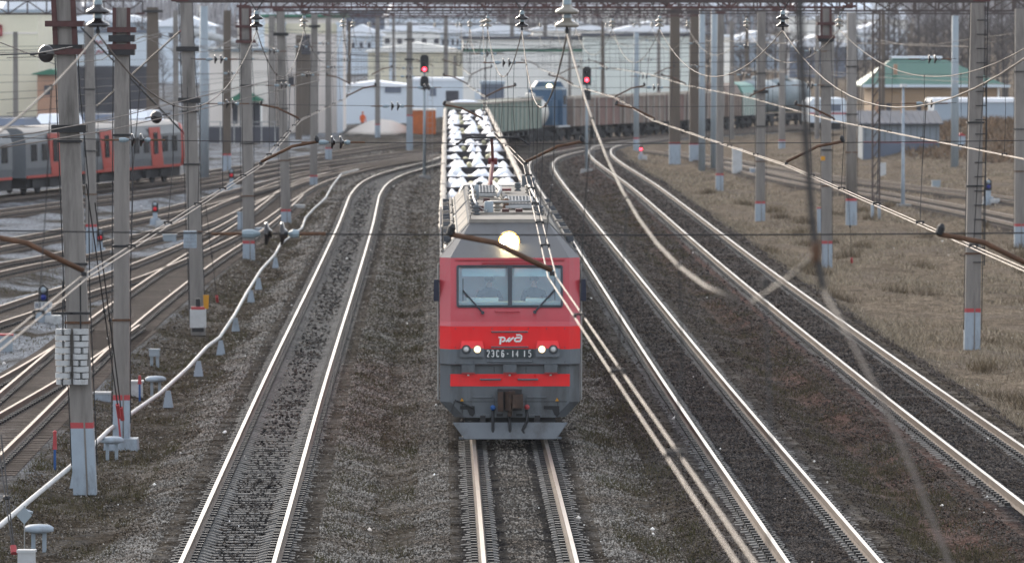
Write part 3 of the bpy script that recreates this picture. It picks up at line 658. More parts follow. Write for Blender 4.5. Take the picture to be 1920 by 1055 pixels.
# headlight high on the slope
def slope_pt(x, t): a = Vector((x, wy(4.04), 4.042)); b = Vector((x, 1.95, 4.80)); return a.lerp(b, t)
nrm = (Vector((0, 1.95 - wy(4.04), .758)).cross(Vector((-1, 0, 0)))).normalized()
if nrm.y > 0: nrm = -nrm
c = slope_pt(-.01, .42)
mb = MB(); mb.lathe([(.26, -.1), (.26, .05), (.235, .09), (.215, .09)], c + Vector((0, .05, 0)), (0, -1, .12), 20)
hl = mb.build('headlight', M['loco_slope_grey'], loco, True)
mb = MB(); mb.lathe([(.20, .10), (.15, .125), (.01, .135)], c + Vector((0, .05, 0)), (0, -1, .12), 20); mb.build('lens', M['lamp_head'], hl, True)
mb = MB(); mb.lathe([(.240, .085), (.236, .098), (.205, .102)], c + Vector((0, .05, 0)), (0, -1, .12), 20); mb.build('halo_rim', M['lamp_halo'], hl, True)  # self-glowing ring added to stand in for the headlight's warm halo
# twin lamps
for sx in (-1, 1):
    x0 = lx(885) if sx < 0 else lx(1027); mb = MB(); zt, zb = 2.235, 1.89; w = .26
    mb.add([(x0 - w, -.11, zb), (x0 + w, -.11, zb), (x0 + w, -.11, 2.08), (x0 - w, -.11, 2.08), (x0 - w + .03, -.03, zt), (x0 + w - .03, -.03, zt), (x0 - w, .05, zb), (x0 + w, .05, zb), (x0 + w - .03, .05, zt), (x0 - w + .03, .05, zt)],
           [(0, 1, 2, 3), (3, 2, 5, 4), (4, 5, 8, 9), (0, 6, 7, 1), (0, 3, 4, 9, 6), (1, 7, 8, 5, 2)], 0)
    mb.m[1] = mb.m[2] = 1
    hs = mb.build('lamp_housing', [M['loco_grey_light'], M['loco_red']], loco)
    for lit in (0, 1):
        xx = lx((874 if not lit else 895) if sx < 0 else (1037.5 if not lit else 1016))
        k = MB(); k.lathe([(.098, 0), (.098, .03), (.085, .035), (.082, .015), (.005, .012)] if not lit else [(.092, 0), (.092, .02), (.085, .024), (.08, .01), (.005, .008)], (xx, -.11, lz(654.5)), (0, -1, 0), 18)
        r_ = k.build('lamp', M['frame_dark'] if not lit else M['loco_grey_light'], hs, True)
        k = MB(); k.lathe([(.082, .016), (.062, .028), (.05, .03)], (xx, -.11, lz(654.5)), (0, -1, 0), 16); k.build('reflector', M['lamp_warm'] if lit else M['galv'], r_, True)
        k = MB(); k.lathe([(.062, .026), (.04, .034), (.004, .038)], (xx, -.11, lz(654.5)), (0, -1, 0), 16); k.build('lens', M['lamp_low'] if lit else M['lamp_off'], r_, True)
# number plate and lettering
mb = MB(); mb.box((lx(956), -.02, lz(663)), (1.04, .03, .205)); pl = mb.build('number_plate', M['plate_dark'], loco)
GL = {'2': [[(0, .8), (.1, .98), (.5, .98), (.6, .8), (.6, .62), (.02, .02), (.62, .02)]], 'E': [[(0, .85), (.12, .98), (.45, .98), (.6, .82), (.6, .18), (.45, .02), (.12, .02), (0, .15)], [(.2, .5), (.58, .5)]],
      'C': [[(.6, .82), (.48, .98), (.14, .98), (0, .82), (0, .18), (.14, .02), (.48, .02), (.6, .18)]], '6': [[(.58, .85), (.46, .98), (.14, .98), (0, .82), (0, .16), (.14, .02), (.46, .02), (.6, .16), (.6, .42), (.46, .55), (.02, .55)]],
      '-': [[(.05, .48), (.5, .48)]], '1': [[(.3, .02), (.3, .98)]], '4': [[(.48, .02), (.48, .98), (0, .3), (.62, .3)]], '5': [[(.58, .98), (.04, .98), (.02, .56), (.42, .58), (.6, .42), (.6, .16), (.44, .02), (.12, .02), (0, .14)]],
      'M': [[(0, .02), (0, .98), (.32, .4), (.64, .98), (.64, .02)]], '0': [[(.1, .02), (.5, .02), (.6, .18), (.6, .82), (.5, .98), (.1, .98), (0, .82), (0, .18), (.1, .02)]]}
def write(mb, txt, x, z, h, pitch, y, r, sx=1.0):
    for i, ch in enumerate(txt):
        for st in GL.get(ch, []):
            mb.tube([(x + i * pitch + a * h * .62 * sx, y, z + b * h) for a, b in st], r, 5)
mb = MB()
for ch_, px_ in (('2', 913.2), ('E', 921.8), ('C', 931.2), ('6', 940.8)): write(mb, ch_, lx(px_), lz(669), .142, 0, -.035, .0115, .84)
write(mb, '-', lx(950.2), lz(669), .142, 0, -.035, .010, .8); write(mb, '1', lx(959.3), lz(669), .142, 0, -.035, .0125); write(mb, '4', lx(967.5), lz(669), .142, 0, -.035, .0115, .84)
write(mb, '1', lx(981.3), lz(669), .142, 0, -.035, .0125); write(mb, '5', lx(991.5), lz(669), .142, 0, -.035, .0115, .84)
mb.build('lettering', M['letter_white'], pl)
mb = MB()
def lg(pts, r): mb.tube([(lx(790 + a / 5.994), -.006, lz(540 + b / 5.994)) for a, b in pts], r, 6)
lg([(868, 556), (893, 556), (885, 634)], .024); lg([(890, 556), (926, 556), (938, 566), (936, 588), (926, 600), (906, 602)], .021)
lg([(948, 603), (962, 596), (988, 566), (1000, 560)], .022); lg([(975, 603), (992, 598), (1020, 568), (1040, 556)], .022)
lg([(1066, 530), (1108, 528), (1126, 540), (1124, 574), (1108, 600), (1064, 602), (1048, 590), (1054, 568), (1074, 560), (1112, 560)], .022)
mb.build('emblem', M['letter_white'], loco)
def rail_h(px0, px1, py, y, m='loco_grey', r=.018, stand=.06):
    mb = MB(); z = lz(py); a, b = lx(px0), lx(px1)
    mb.tube([(a, y, z), (a, y - stand, z), (b, y - stand, z), (b, y, z)], r, 6); mb.tube([((a + b) / 2, y, z), ((a + b) / 2, y - stand, z)], r * .8, 5)
    return mb.build('handrail', M[m], loco)
rail_h(922, 989, 622, .0); rail_h(922, 989, 650.5, .0, stand=.075); rail_h(914, 998, 678, .0); rail_h(930, 974, 584, wy(2.78), 'loco_red_sky_tint', .016)
for a, b in ((901, 938), (972, 1008)): rail_h(a, b, 712, .12, 'loco_grey', .022, .08)
for a, b in ((887, 922), (990, 1024)): rail_h(a, b, 745.5, .13, 'loco_grey', .016)
mb = MB(); mb.box((0, .121, lz(713.5)), (2.63, .02, lz(702) - lz(725))); mb.build('red_stripe', M['loco_red'], loco)
for a in (878, 956, 1033):
    mb = MB(); mb.box((lx(a), .05, lz(691)), (.29, .2, .165), tx=1.0); b_ = mb.build('jacking_bracket', M['loco_grey'], loco)
    mb = MB(); mb.box((lx(a), .06, lz(699.5)), (.285, .18, .035)); mb.build('bracket_base', M['paint_red'], b_)
    mb = MB(); mb.box((lx(a), .10, lz(704)), (.045, .03, .03)); mb.build('bracket_pin', M['letter_white'], b_)
mb = MB()
for x in (-1.05, -.35, .35, 1.05):
    mb.box((x, .128, lz(762)), (.012, .008, .36)); mb.box((x, .128, lz(694)), (.012, .008, .14))
mb.box((0, .128, lz(754)), (2.5, .008, .012)); mb.build('panel_seam', M['black_rubber'], loco)
mb = MB()
for x in (-1.2, -.8, -.4, 0, .4, .8, 1.2):
    for z in (2.10, 2.51): mb.lathe([(.014, 0), (.012, .008), (.002, .01)], (x, -.001, z), (0, -1, 0), 6)
    mb.lathe([(.014, 0), (.012, .008), (.002, .01)], (x, -.001, 1.77), (0, -1, 0), 6)
mb.build('rivets', M['frame_dark'], loco, kind='stuff')
# coupler
cp = MB(); cp.box((lx(956), .1, lz(750)), (.52, .35, .46)); cp.build('coupler_pocket', M['black_iron'], loco)
cp = MB()
cp.add([(-.12, -.12, .0), (.02, -.30, .02), (.02, -.30, .40), (-.12, -.12, .42), (-.12, .2, 0), (.06, .2, 0), (.06, .2, .42), (-.12, .2, .42)], [(0, 1, 2, 3), (1, 5, 6, 2), (0, 4, 5, 1), (3, 2, 6, 7), (0, 3, 7, 4)])
cp.box((.16, -.14, .22), (.24, .5, .28), tx=.9); cp.box((.03, -.05, .3), (.14, .44, .26)); cp.box((-.22, -.02, .2), (.12, .36, .42)); cp.tube([(0, -.1, .1), (-.02, -.12, -.12)], .05, 8)
o = cp.build('coupler', M['coupler_rust'], loco); o.location = (lx(957), -.02, lz(770))
for a, y0, x1, y1, m in ((924, 764, 924, 819, 'blue_paint'), (955.5, 780, 956, 819, 'yellow'), (988, 763, 984, 816, 'paint_red')):
    mb = MB(); pts = [(lx(a), .1, lz(y0)), (lx(a), -.1, lz(y0 + 6)), (lx(a) + .0, -.16, lz((y0 + y1) / 2)), (lx(x1) - (.05 if m == 'paint_red' else 0), -.14, lz(y1 - 10)), (lx(x1), -.16, lz(y1))]
    mb.tube(pts, .033, 8); hs = mb.build('brake_hose', M['black_rubber'], loco, True)
    mb = MB(); e_ = pts[-1] if m == 'yellow' else pts[0]; mb.lathe([(.05, -.05), (.06, 0), (.05, .05)], (e_[0], -.13, e_[2]), (0, -1, 0), 10); mb.build('hose_valve', M[m], hs, True)
for sx, px_ in ((-1, 876), (1, 1036)):       # L shaped step openings
    mb = MB(); x = lx(px_)
    mb.prism([(x - .16 * sx, lz(762)), (x + .16 * -sx * -1, lz(762)), (x + .16 * sx, lz(768)), (x + .0, lz(769)), (x - .05 * sx, lz(779)), (x - .12 * sx, lz(782)), (x - .17 * sx, lz(776))] if sx < 0 else [(x - .19, lz(762)), (x + .15, lz(762)), (x + .16, lz(777)), (x + .1, lz(783)), (x + .04, lz(778)), (x + .0, lz(769)), (x - .19, lz(768))], .115, .16)
    mb.build('step_opening', M['black_rubber'], loco)
    mb = MB(); xx = lx(866) if sx < 0 else lx(1045); mb.prism([(xx - .04, lz(753)), (xx + .04, lz(753)), (xx, lz(747))], .105, .128); mb.build('warning_triangle', M['yellow'], loco)
for px_ in (937, 974):
    mb = MB(); mb.box((lx(px_), .13, lz(779)), (.14, .03, .06)); mb.build('slot', M['black_rubber'], loco)
for px_ in (905, 1005):
    mb = MB(); mb.box((lx(px_), .09, lz(781)), (.3, .12, .06)); mb.build('step', M['loco_grey'], loco)
mb = MB(); mb.tube([(lx(858), .2, lz(743)), (lx(852), .1, lz(755)), (lx(845), .08, lz(774))], .014); mb.tube([(lx(856), .1, lz(752)), (lx(888), .08, lz(766))], .018); mb.build('uncoupling_lever', M['black_iron'], loco)
# plough
mb = MB(); mb.slab([(-1.0, -.25, .10), (1.0, -.25, .10), (1.27, -.05, .45), (-1.27, -.05, .45)], -.03); mb.box((-.95, -.2, .12), (.35, .05, .05)); mb.box((.95, -.2, .12), (.35, .05, .05)); mb.build('plough', M['loco_grey'], loco)
mb = MB(); mb.box((-.6, .1, .45), (.12, .3, .3)); mb.box((.6, .1, .45), (.12, .3, .3)); mb.box((0, .5, .5), (2.0, .3, .35)); mb.build('plough_bracket', M['black_iron'], loco)
# wipers, mirrors, side pipe
for sx, a, b in ((-1, (868, 545), (905, 588)), (1, (1041, 543), (1003, 587))):
    mb = MB(); A = (lx(a[0]), wy(lz(a[1])) - .05, lz(a[1])); B = (lx(b[0]), wy(lz(b[1])) - .06, lz(b[1]) + .02)
    mb.bar(A, B, .03, .03); mb.bar((A[0], A[1], A[2] + .26), (A[0] + .0, A[1], A[2] - .24), .014); mb.lathe([(.04, 0), (.04, .07)], B, (0, -1, 0), 8); mb.build('wiper', M['frame_dark'], loco)
    mb = MB(); x = sx * 1.62; mb.box((x, .6, lz(546)), (.13, .28, .48), tx=.8); mb.bar((sx * 1.5, .6, lz(530)), (x, .6, lz(530)), .03); mb.build('side_mirror', M['cloth_navy'], loco)
    mb = MB(); mb.tube([(sx * 1.58, .75, .9), (sx * 1.58, .75, 3.9)], .022); mb.tube([(sx * 1.58, 2.2, .9), (sx * 1.58, 2.2, 3.4)], .022); mb.build('grab_rail', M['galv'], loco)
# ---------------------------------------------------------------- people
def person(label, loc, rz, joints, edges, mats, colour, hair_z=None, group=None, cap=None):
    me = bpy.data.meshes.new('person'); me.from_pydata([j[:3] for j in joints], edges, []); o = bpy.data.objects.new('person', me); COL.objects.link(o)
    md = o.modifiers.new('s', 'SKIN')
    for i, j in enumerate(joints):
        me.skin_vertices[0].data[i].radius = (j[3], j[4] if len(j) > 4 else j[3])
    me.skin_vertices[0].data[0].use_root = True
    o.modifiers.new('u', 'SUBSURF').levels = 2
    dg = bpy.context.evaluated_depsgraph_get(); nm = bpy.data.meshes.new_from_object(o.evaluated_get(dg)); o.modifiers.clear(); o.data = nm
    nm.materials.clear()
    for m in mats: nm.materials.append(m)
    for p in nm.polygons: p.material_index = colour(p.center); p.use_smooth = True
    o.location = loc; o.rotation_euler = (0, 0, rz); tag(o, label, 'person', group)
    hd = joints[4]
    mb = MB(); mb.lathe([(.075, -.01), (.108, .03), (.102, .085), (.06, .125), (.005, .135)], (hd[0], hd[1] + .018, hd[2] + .005), (0, .2, 1), 12); mb.build('hair' if not cap else 'cap', cap or M['hair'], o, True)
    mb = MB(); mb.lathe([(.02, 0), (.018, .02), (.004, .035)], (hd[0], hd[1] - .095, hd[2] + .01), (0, -1, -.3), 6)
    mb.build('nose', M['skin'], o, True)
    return o
def seated(lx_, label, reach):
    J = [(0, 0, .0, .17, .13), (0, .02, .25, .16, .11), (0, .02, .45, .18, .11), (0, -.01, .56, .055, .055), (0, -.03, .70, .085, .105),
         (-.2, .02, .45, .07), (-.27, -.14, .27, .05), (-.16, -.40 - reach, .34, .042), (-.12, -.50 - reach, .345, .04, .02),
         (.2, .02, .45, .07), (.27, -.14, .27, .05), (.16, -.40 - reach, .34, .042), (.12, -.50 - reach, .345, .04, .02),
         (-.1, -.4, -.02, .08), (-.1, -.45, -.42, .055), (.1, -.4, -.02, .08), (.1, -.45, -.42, .055)]
    E = [(0, 1), (1, 2), (2, 3), (3, 4), (2, 5), (5, 6), (6, 7), (7, 8), (2, 9), (9, 10), (10, 11), (11, 12), (0, 13), (13, 14), (0, 15), (15, 16)]
    b = person(label, (LX + lx_, LY + 1.22, 2.79), 0, J, E, [M['cloth_navy'], M['skin']], lambda c: 1 if (c.z > .585 or (c.y < -.43 and c.z > .2)) else 0)
    st = thing('driver_seat', 'dark seat under ' + ('the right hand driver' if lx_ > 0 else 'the left hand driver') + ' in the red cab', 'seat', (LX + lx_, LY + 1.22, 2.61))
    mb = MB(); mb.box((0, 0, .05), (.46, .46, .08)); mb.build('cushion', M['cloth_dark'], st); mb = MB(); mb.box((0, .22, .38), (.44, .08, .58)); mb.build('backrest', M['cloth_dark'], st); mb = MB(); mb.tube([(0, 0, -.02), (0, 0, .03)], .05); mb.build('pedestal', M['galv'], st)
    return b
seated(.55, 'driver in dark jacket seated behind the right windscreen pane', .02)
seated(-.45, 'assistant in dark clothes seated behind the left windscreen pane', .0)
wp = G(680, 247, -.3)
J = [(0, 0, .95, .17, .13), (0, .0, 1.2, .17, .12), (0, .0, 1.42, .19, .12), (0, 0, 1.53, .055), (0, -.02, 1.66, .085, .1), (-.22, 0, 1.4, .07), (-.28, -.05, 1.12, .055), (-.25, -.15, .88, .045), (-.25, -.2, .80, .04, .025), (.22, 0, 1.4, .07), (.28, -.05, 1.12, .055), (.25, -.15, .88, .045), (.25, -.2, .80, .04, .025),
     (-.1, 0, .88, .09), (-.12, -.03, .48, .065), (-.13, 0, .08, .05), (-.14, -.12, .04, .04), (.1, 0, .88, .09), (.12, .03, .48, .065), (.13, .05, .08, .05), (.14, -.07, .04, .04)]
E = [(0, 1), (1, 2), (2, 3), (3, 4), (2, 5), (5, 6), (6, 7), (7, 8), (2, 9), (9, 10), (10, 11), (11, 12), (0, 13), (13, 14), (14, 15), (15, 16), (0, 17), (17, 18), (18, 19), (19, 20)]
person('track worker in an orange vest standing by the sand heap', wp, .6, J, E, [M['cloth_orange'], M['skin'], M['cloth_dark']], lambda c: 1 if (c.z > 1.57) else (0 if c.z > .82 else 2), cap=M['cloth_orange'])
# ---------------------------------------------------------------- snow topped wagons behind the locomotive
ORD = ['first', 'second', 'third', 'fourth', 'fifth', 'sixth', 'seventh', 'eighth', 'ninth', 'tenth', 'eleventh', 'twelfth', 'thirteenth', 'fourteenth', 'fifteenth', 'sixteenth']
def bogie(mb, y, z=0.0, w=1.0):
    for d in (-.92, .92):
        for x in (-.78, .78): mb.lathe([(.46, -.065), (.46, .065)], (x, y + d, .47 + z), (1, 0, 0), 14)
        mb.tube([(-.95, y + d, .47 + z), (.95, y + d, .47 + z)], .09, 8)
    for x in (-1.0, 1.0): mb.box((x, y, .58 + z), (.16, 2.3, .26))
def snow_heap(x, y, z, w, l, h):
    n, k = 17, 7; vs = []; ph = R.uniform(0, 6)
    bm = [(R.uniform(-.6, .6), R.uniform(.38, .75), R.uniform(.5, 1)) for _ in range(3)]
    prof = []
    for i in range(n):
        u = 2 * i / (n - 1) - 1; prof.append(min(1, max(a * math.exp(-((u - c) / w_) ** 2) for c, w_, a in bm)) * (1 - abs(u) ** 4) * R.uniform(.88, 1.0))
    for j in range(k):
        f = math.sin(PI * (j + .35) / (k - .3)) ** .7
        for i in range(n):
            vs.append((x + (i / (n - 1) - .5) * w * (.8 + .2 * f) + R.uniform(-.02, .02), y + (j / (k - 1) - .5) * l, z + h * prof[i] * f * R.uniform(.9, 1.08)))
    fs = [(j * n + i, j * n + i + 1, j * n + n + i + 1, j * n + n + i) for j in range(k - 1) for i in range(n - 1)]
    o = len(vs); vs += [(a, b, z - .06) for a, b, _ in vs[:n]] + [(a, b, z - .06) for a, b, _ in vs[(k - 1) * n:k * n]]
    fs += [(o + i, o + i + 1, i + 1, i) for i in range(n - 1)] + [((k - 1) * n + i, (k - 1) * n + i + 1, o + n + i + 1, o + n + i) for i in range(n - 1)]
    return MB().add(vs, fs)
WL = 14.0
for k in range(16):
    y0 = 159.4 + k * (WL + .6); col = 'snow covered timber wagon'
    w = thing('open_wagon', f'dark open wagon with white snow heaps, {ORD[k]} behind the red locomotive', 'freight wagon', (LX + (.02 * k), y0, 0), 0, 'snow topped open wagons')
    mb = MB()
    for sx in (-1, 1):
        mb.box((sx * 1.44, WL / 2, 2.3), (.08, WL - .2, 2.2))
        for i in range(10): mb.box((sx * 1.5, .5 + i * (WL - 1) / 9, 2.28), (.07, .16, 2.1))
    for y in (.1, WL - .1): mb.box((0, y, 2.3), (2.8, .08, 2.2))
    mb.box((0, WL / 2, 1.2), (2.9, WL - .2, .14)); mb.build('body', M['wagon_teal'] if k == 0 else M['wagon_dark'], w)
    mb = MB()
    for sx in (-1, 1):
        pts = [(sx * 1.46 + R.uniform(-.03, .03), .1 + i * (WL - .2) / 14, 3.45 + R.uniform(-.02, .03)) for i in range(15)]
        mb.tube(pts, [.095 + R.uniform(-.012, .02) for _ in pts], 6)
    mb.build('rim', M['wagon_rim'], w)
    mb = MB(); mb.box((0, WL / 2, 1.0), (1.2, WL - .4, .3)); bogie(mb, 2.2); bogie(mb, WL - 2.2); mb.build('running_gear', M['under'], w)
    for r_ in range(2):
        yy = 3.6 + r_ * 6.6; top = 3.12 + R.uniform(-.04, .05)
        mb = MB()
        mb.box((0, yy, (top + 1.3) / 2), (2.76, 5.2 + R.uniform(-.4, .3), top - 1.3)); mb.box((0, yy - 2.62, top - .05), (2.76, .08, .16)); mb.build('timber_stack', M['stack_grey'], w)
        for c, (hx, ww) in enumerate(((-.93, .92), (.0, .86), (.92, .92))):
            if R.random() < .02: continue
            s = snow_heap(hx + R.uniform(-.08, .08), yy - .6 + R.uniform(-.5, .5), top, ww * R.uniform(.95, 1.2), R.uniform(3.2, 4.8), R.uniform(.40, .56)); s.build('snow_heap', M['snow'], w, True)
        for c in range(R.choice((1, 1, 2))):
            x = R.choice((-.5, -.42, .45, .55, -.62, .7)) + R.uniform(-.05, .05); mb = MB()
            mb.lathe([(.09, 0), (.12, .05), (.12, 1.9)], (x, yy + 2.6 + R.uniform(-.2, .6), top + R.uniform(-.05, .18)), (0, 1, 0), 10); mb.build('log_end', M['log_yellow'], w)
# ---------------------------------------------------------------- commuter train at the left
ea, eb = G(318, 338), G(-2, 367)
ed = (ea - eb); EL = ed.length - 1.0; erz = math.atan2(ed.y, ed.x)
def emu_car(o, rz, L, label, nose):
    t = thing('train_carriage', label, 'train', (o.x, o.y, 0), rz, 'commuter train carriages')
    prof = [(-1.5, .95), (-1.55, 1.5), (-1.52, 2.9), (-1.35, 3.45), (-1.0, 3.62), (1.0, 3.62), (1.35, 3.45), (1.52, 2.9), (1.55, 1.5), (1.5, .95)]
    def loft(xs_, pr, mb, m=0):
        vs = []; n = len(pr)
        for x, k, dz in xs_: vs += [(x, y * k, .95 + (z - .95) * dz) for y, z in pr]
        fs = [(i * n + j, i * n + (j + 1) % n, (i + 1) * n + (j + 1) % n, (i + 1) * n + j) for i in range(len(xs_) - 1) for j in range(n)]
        mb.add(vs, fs + [tuple(range(n))[::-1], tuple(range((len(xs_) - 1) * n, len(xs_) * n))], m)
    mb = MB(); loft([(0, 1, 1), (L - 1.7, 1, 1)], prof, mb); mb.build('body', M['emu_grey'], t)
    if nose:
        mb = MB(); loft([(L - 1.7, 1.002, 1.001), (L - .9, .97, .97), (L - .3, .86, .8), (L, .7, .45)], prof, mb); mb.build('nose', M['emu_red'], t, True)
    mb = MB(); loft([(.05, 1, 1), (L - 1.75, 1, 1)], [(-1.40, 3.40), (-1.25, 3.56), (-.95, 3.68), (.95, 3.68), (1.25, 3.56), (1.40, 3.40)], mb); mb.build('roof', M['emu_roof'], t)
    # side facing the tracks: local -y
    nw = int(L / 2.0)
    for i in range(nw):
        x = .9 + i * (L - 2.6) / nw
        door = i % 5 == 2
        mb = MB()
        if door:
            mb.slab([(x - .2, -1.556, 1.02), (x + 2.0, -1.556, 1.02), (x + 1.3, -1.53, 3.3), (x - .9, -1.53, 3.3)], .02); d_ = mb.build('door_panel', M['emu_red'], t)
            mb = MB(); mb.slab([(x + .05, -1.585, 1.75), (x + .85, -1.585, 1.75), (x + .75, -1.56, 3.0), (x - .05, -1.56, 3.0)], .02); mb.build('door_window', M['dark_glass'], d_)
        else:
            mb.slab([(x, -1.556, 1.85), (x + 1.0, -1.556, 1.85), (x + 1.0, -1.535, 2.75), (x, -1.535, 2.75)], .015); mb.build('window', M['dark_glass'], t)
    mb = MB(); mb.box((L / 2 - .8, -1.53, 1.0), (L - 2, .06, .14)); mb.build('skirt_stripe', M['emu_red'], t)
    mb = MB(); mb.box((L / 2, 0, .66), (L - 2, 2.5, .62))
    for i in range(9): mb.box((2.2 + i * (L - 4) / 9, -1.15, .6), (1.2, .5, R.uniform(.3, .6)))
    for b in (3, L - 4):
        for d in (-1.2, 1.2):
            for y in (-.8, .8): mb.lathe([(.45, -.06), (.45, .06)], (b + d, y, .46), (0, 1, 0), 14)
        mb.box((b, -1.05, .55), (3.4, .14, .3))
    mb.build('underframe', M['under'], t)
    for i in range(4):
        x = 3 + i * (L - 8) / 3; mb = MB(); mb.box((x, 0, 3.95), (3.4 if i % 2 else 3.0, 2.0, .62 if i % 2 else .4), tx=.7, ty=.8); mb.build('roof_box', M['roof_snow'] if i % 2 else M['roof_blue'], t)
    mb = MB(); mb.tube([(L * .35, -.5, 3.72), (L * .35 + 1.2, -.5, 4.5), (L * .35 + .1, -.5, 4.95)], .04); mb.tube([(L * .35 + .1, -1.0, 4.97), (L * .35 + .1, .3, 4.97)], .04)
    for y in (-.9, .9): mb.tube([(1, y, 3.78), (L - 3, y, 3.78)], .03)
    mb.build('roof_gear', M['black_iron'], t)
    return t
emu_car(eb, erz, EL, 'grey and red commuter carriage with rounded red end behind the left poles', True)
dirn = ed.normalized(); emu_car(eb - dirn * (EL - .2), erz, EL - .8, 'commuter carriage cut off by the left edge of the view', False)
# ---------------------------------------------------------------- freight train on the far curve
TH = CL['TH']; ths = np.arange(len(TH)) * .51
def on_th(px):
    best = min(range(len(TH)), key=lambda i: abs(VX + F * TH[i][0] / TH[i][1] - px)); return best
def wagon(px0, px1, kind, label, hgt=3.4, mats=('gondola_brown',)):
    i0, i1 = on_th(px0), on_th(px1); a = Vector((*TH[i0], 0)); b = Vector((*TH[i1], 0)); d = b - a; L = d.length - .9; rz = math.atan2(d.y, d.x)
    t = thing('freight_wagon', label, 'freight wagon', (a.x, a.y, 0), rz, 'freight wagons on the far curve')
    m0 = M[mats[0]]
    if kind == 'gondola':
        mb = MB(); mb.box((L / 2, 0, (hgt + 1.15) / 2), (L, 2.8, hgt - 1.15)); n = max(3, int(L / 1.7))
        for i in range(n + 1):
            for y in (-1.43, 1.43): mb.box((.08 + i * (L - .16) / n, y, (hgt + 1.1) / 2), (.2, .1, hgt - 1.2), 1)
        mb.build('body', [m0, M['gondola_rib'] if 'brown' in mats[-1] or 'rust' in mats[-1] else M[mats[-1]]], t)
        mb = MB()
        for y in (-1.42, 1.42): mb.box((L / 2, y, hgt + .02), (L, .2, .14))
        for x in (.05, L - .05): mb.box((x, 0, hgt + .02), (.14, 2.66, .14))
        mb.build('rim', M['wagon_rim'], t)
        if len(mats) > 1 and mats[0] == 'gondola_green':
            s = snow_heap(1.2, 0, hgt + .05, 2.2, 2.2, .3); s.build('snow_heap', M['snow'], t, True)
    elif kind == 'tank':
        mb = MB(); r_ = 1.5 if mats[0] != 'tank_white' else 1.15; zc = 2.75 if r_ == 1.5 else 2.35; mb.lathe([(.05, 0), (.8, .06), (1.25, .22), (r_, .5), (r_, L - .5), (1.25, L - .22), (.8, L - .06), (.05, L)], (0, 0, zc), (1, 0, 0), 20); mb.build('tank', m0, t, True)
        mb = MB(); mb.lathe([(.4, 0), (.4, .35), (.3, .42), (.02, .44)], (L / 2, 0, zc + r_ - .05), n=12); mb.build('dome', m0, t)
        mb = MB(); mb.box((L / 2, 0, zc + r_ + .05), (2.2, 1.4, .06)); mb.build('walkway', M['galv'], t)
    elif kind == 'hopper':
        mb = MB(); mb.prism([(-1.45, 1.2), (-1.45, 3.2), (-1.1, 3.9), (-.4, 4.15), (.4, 4.15), (1.1, 3.9), (1.45, 3.2), (1.45, 1.2)], 0, L)
        mb.v = [(y, -x, z) for x, y, z in mb.v]; n = int(L / 1.0)
        for i in range(n + 1): mb.box((.1 + i * (L - .2) / n, -1.5, 2.2), (.22, .1, 2.0), 1)
        mb.build('body', [m0, M[mats[-1]]], t)
    elif kind == 'switcher':
        mb = MB(); mb.box((L * .3, 0, 2.3), (L * .55, 2.2, 2.0)); mb.box((L * .72, 0, 2.7), (L * .36, 2.9, 2.9)); mb.build('body', m0, t)
        mb = MB(); mb.box((L * .72, 0, 4.2), (L * .4, 3.0, .2), tx=.9, ty=.8); mb.build('cab_roof', M['steel_pale'], t)
        mb = MB(); mb.box((L * .72, -1.46, 3.3), (L * .2, .04, .7)); mb.build('cab_window', M['dark_glass'], t)
        mb = MB(); mb.box((L / 2, -1.5, 1.2), (L, .3, .14)); mb.build('footplate', M['paint_white'], t)
    mb = MB(); mb.box((L / 2, 0, 1.0), (L - .4, 1.6, .28)); q = MB(); bogie(q, 0)
    for x in (min(2.1, L * .28), L - min(2.1, L * .28)): mb.add([(x + v[1], v[0], v[2]) for v in q.v], q.f)
    for i in range(int(L / 2.2)): mb.box((1 + i * 2.1, -.9, .8), (.8, .6, .3))
    mb.build('running_gear', M['under'], t)
    return t
wagon(868, 984, 'gondola', 'green grey gondola with snow on its corner, nearest of the far freight train', mats=('gondola_green', 'gondola_sage'))
wagon(985, 1010, 'tank', 'pale tank wagon squeezed between the green gondola and the blue engine', mats=('tank_white',))
wagon(1010, 1042, 'switcher', 'small blue engine among the freight wagons', mats=('blue_loco',))
ga = [1043, 1092, 1138, 1182, 1222, 1258, 1296, 1332]
for i, (a, b) in enumerate(zip(ga[:-1], ga[1:])):
    wagon(a, b, 'gondola', f'{ORD[i]} ribbed brown gondola right of the blue engine', mats=(('gondola_brown', 'gondola_brown'), ('gondola_rust', 'gondola_brown'), ('gondola_brown', 'gondola_rust'))[i % 3])
wagon(1334, 1364, 'hopper', 'dull brown covered hopper wagon before the green one', mats=('gondola_brown', 'gondola_brown'))
wagon(1364, 1394, 'hopper', 'bright green round topped hopper wagon with white ribs', mats=('tank_green', 'tank_white'))
wagon(1396, 1444, 'tank', 'grey green tank wagon right of the green hopper', mats=('tank_grey',))
wagon(1446, 1500, 'tank', 'grey tank wagon behind the dark hanging cable', mats=('tank_grey',))
# yellow lamp of a waiting engine behind them
o_ = P(1043, 200, 470); t = thing('waiting_engine', 'blue engine with a yellow headlight waiting behind the small blue engine', 'locomotive', (o_.x, 500, 0))
mb = MB(); mb.prism([(-1.5, 1.1), (-1.5, 3.6), (-1.0, 4.3), (1.0, 4.3), (1.5, 3.6), (1.5, 1.1)], 0, 12); mb.build('body', M['blue_loco'], t)
mb = MB(); mb.box((0, 0, 3.2), (2.4, .08, .7)); mb.build('windscreen', M['dark_glass'], t); mb = MB(); mb.box((0, 6, .7), (2.2, 11, .6)); mb.build('underframe', M['under'], t)
mb = MB(); mb.lathe([(.22, 0), (.22, .1), (.15, .14), (.01, .15)], (0, -.02, 3.85), (0, -1, 0), 14); mb.build('headlight', M['lamp_yellow'], t)
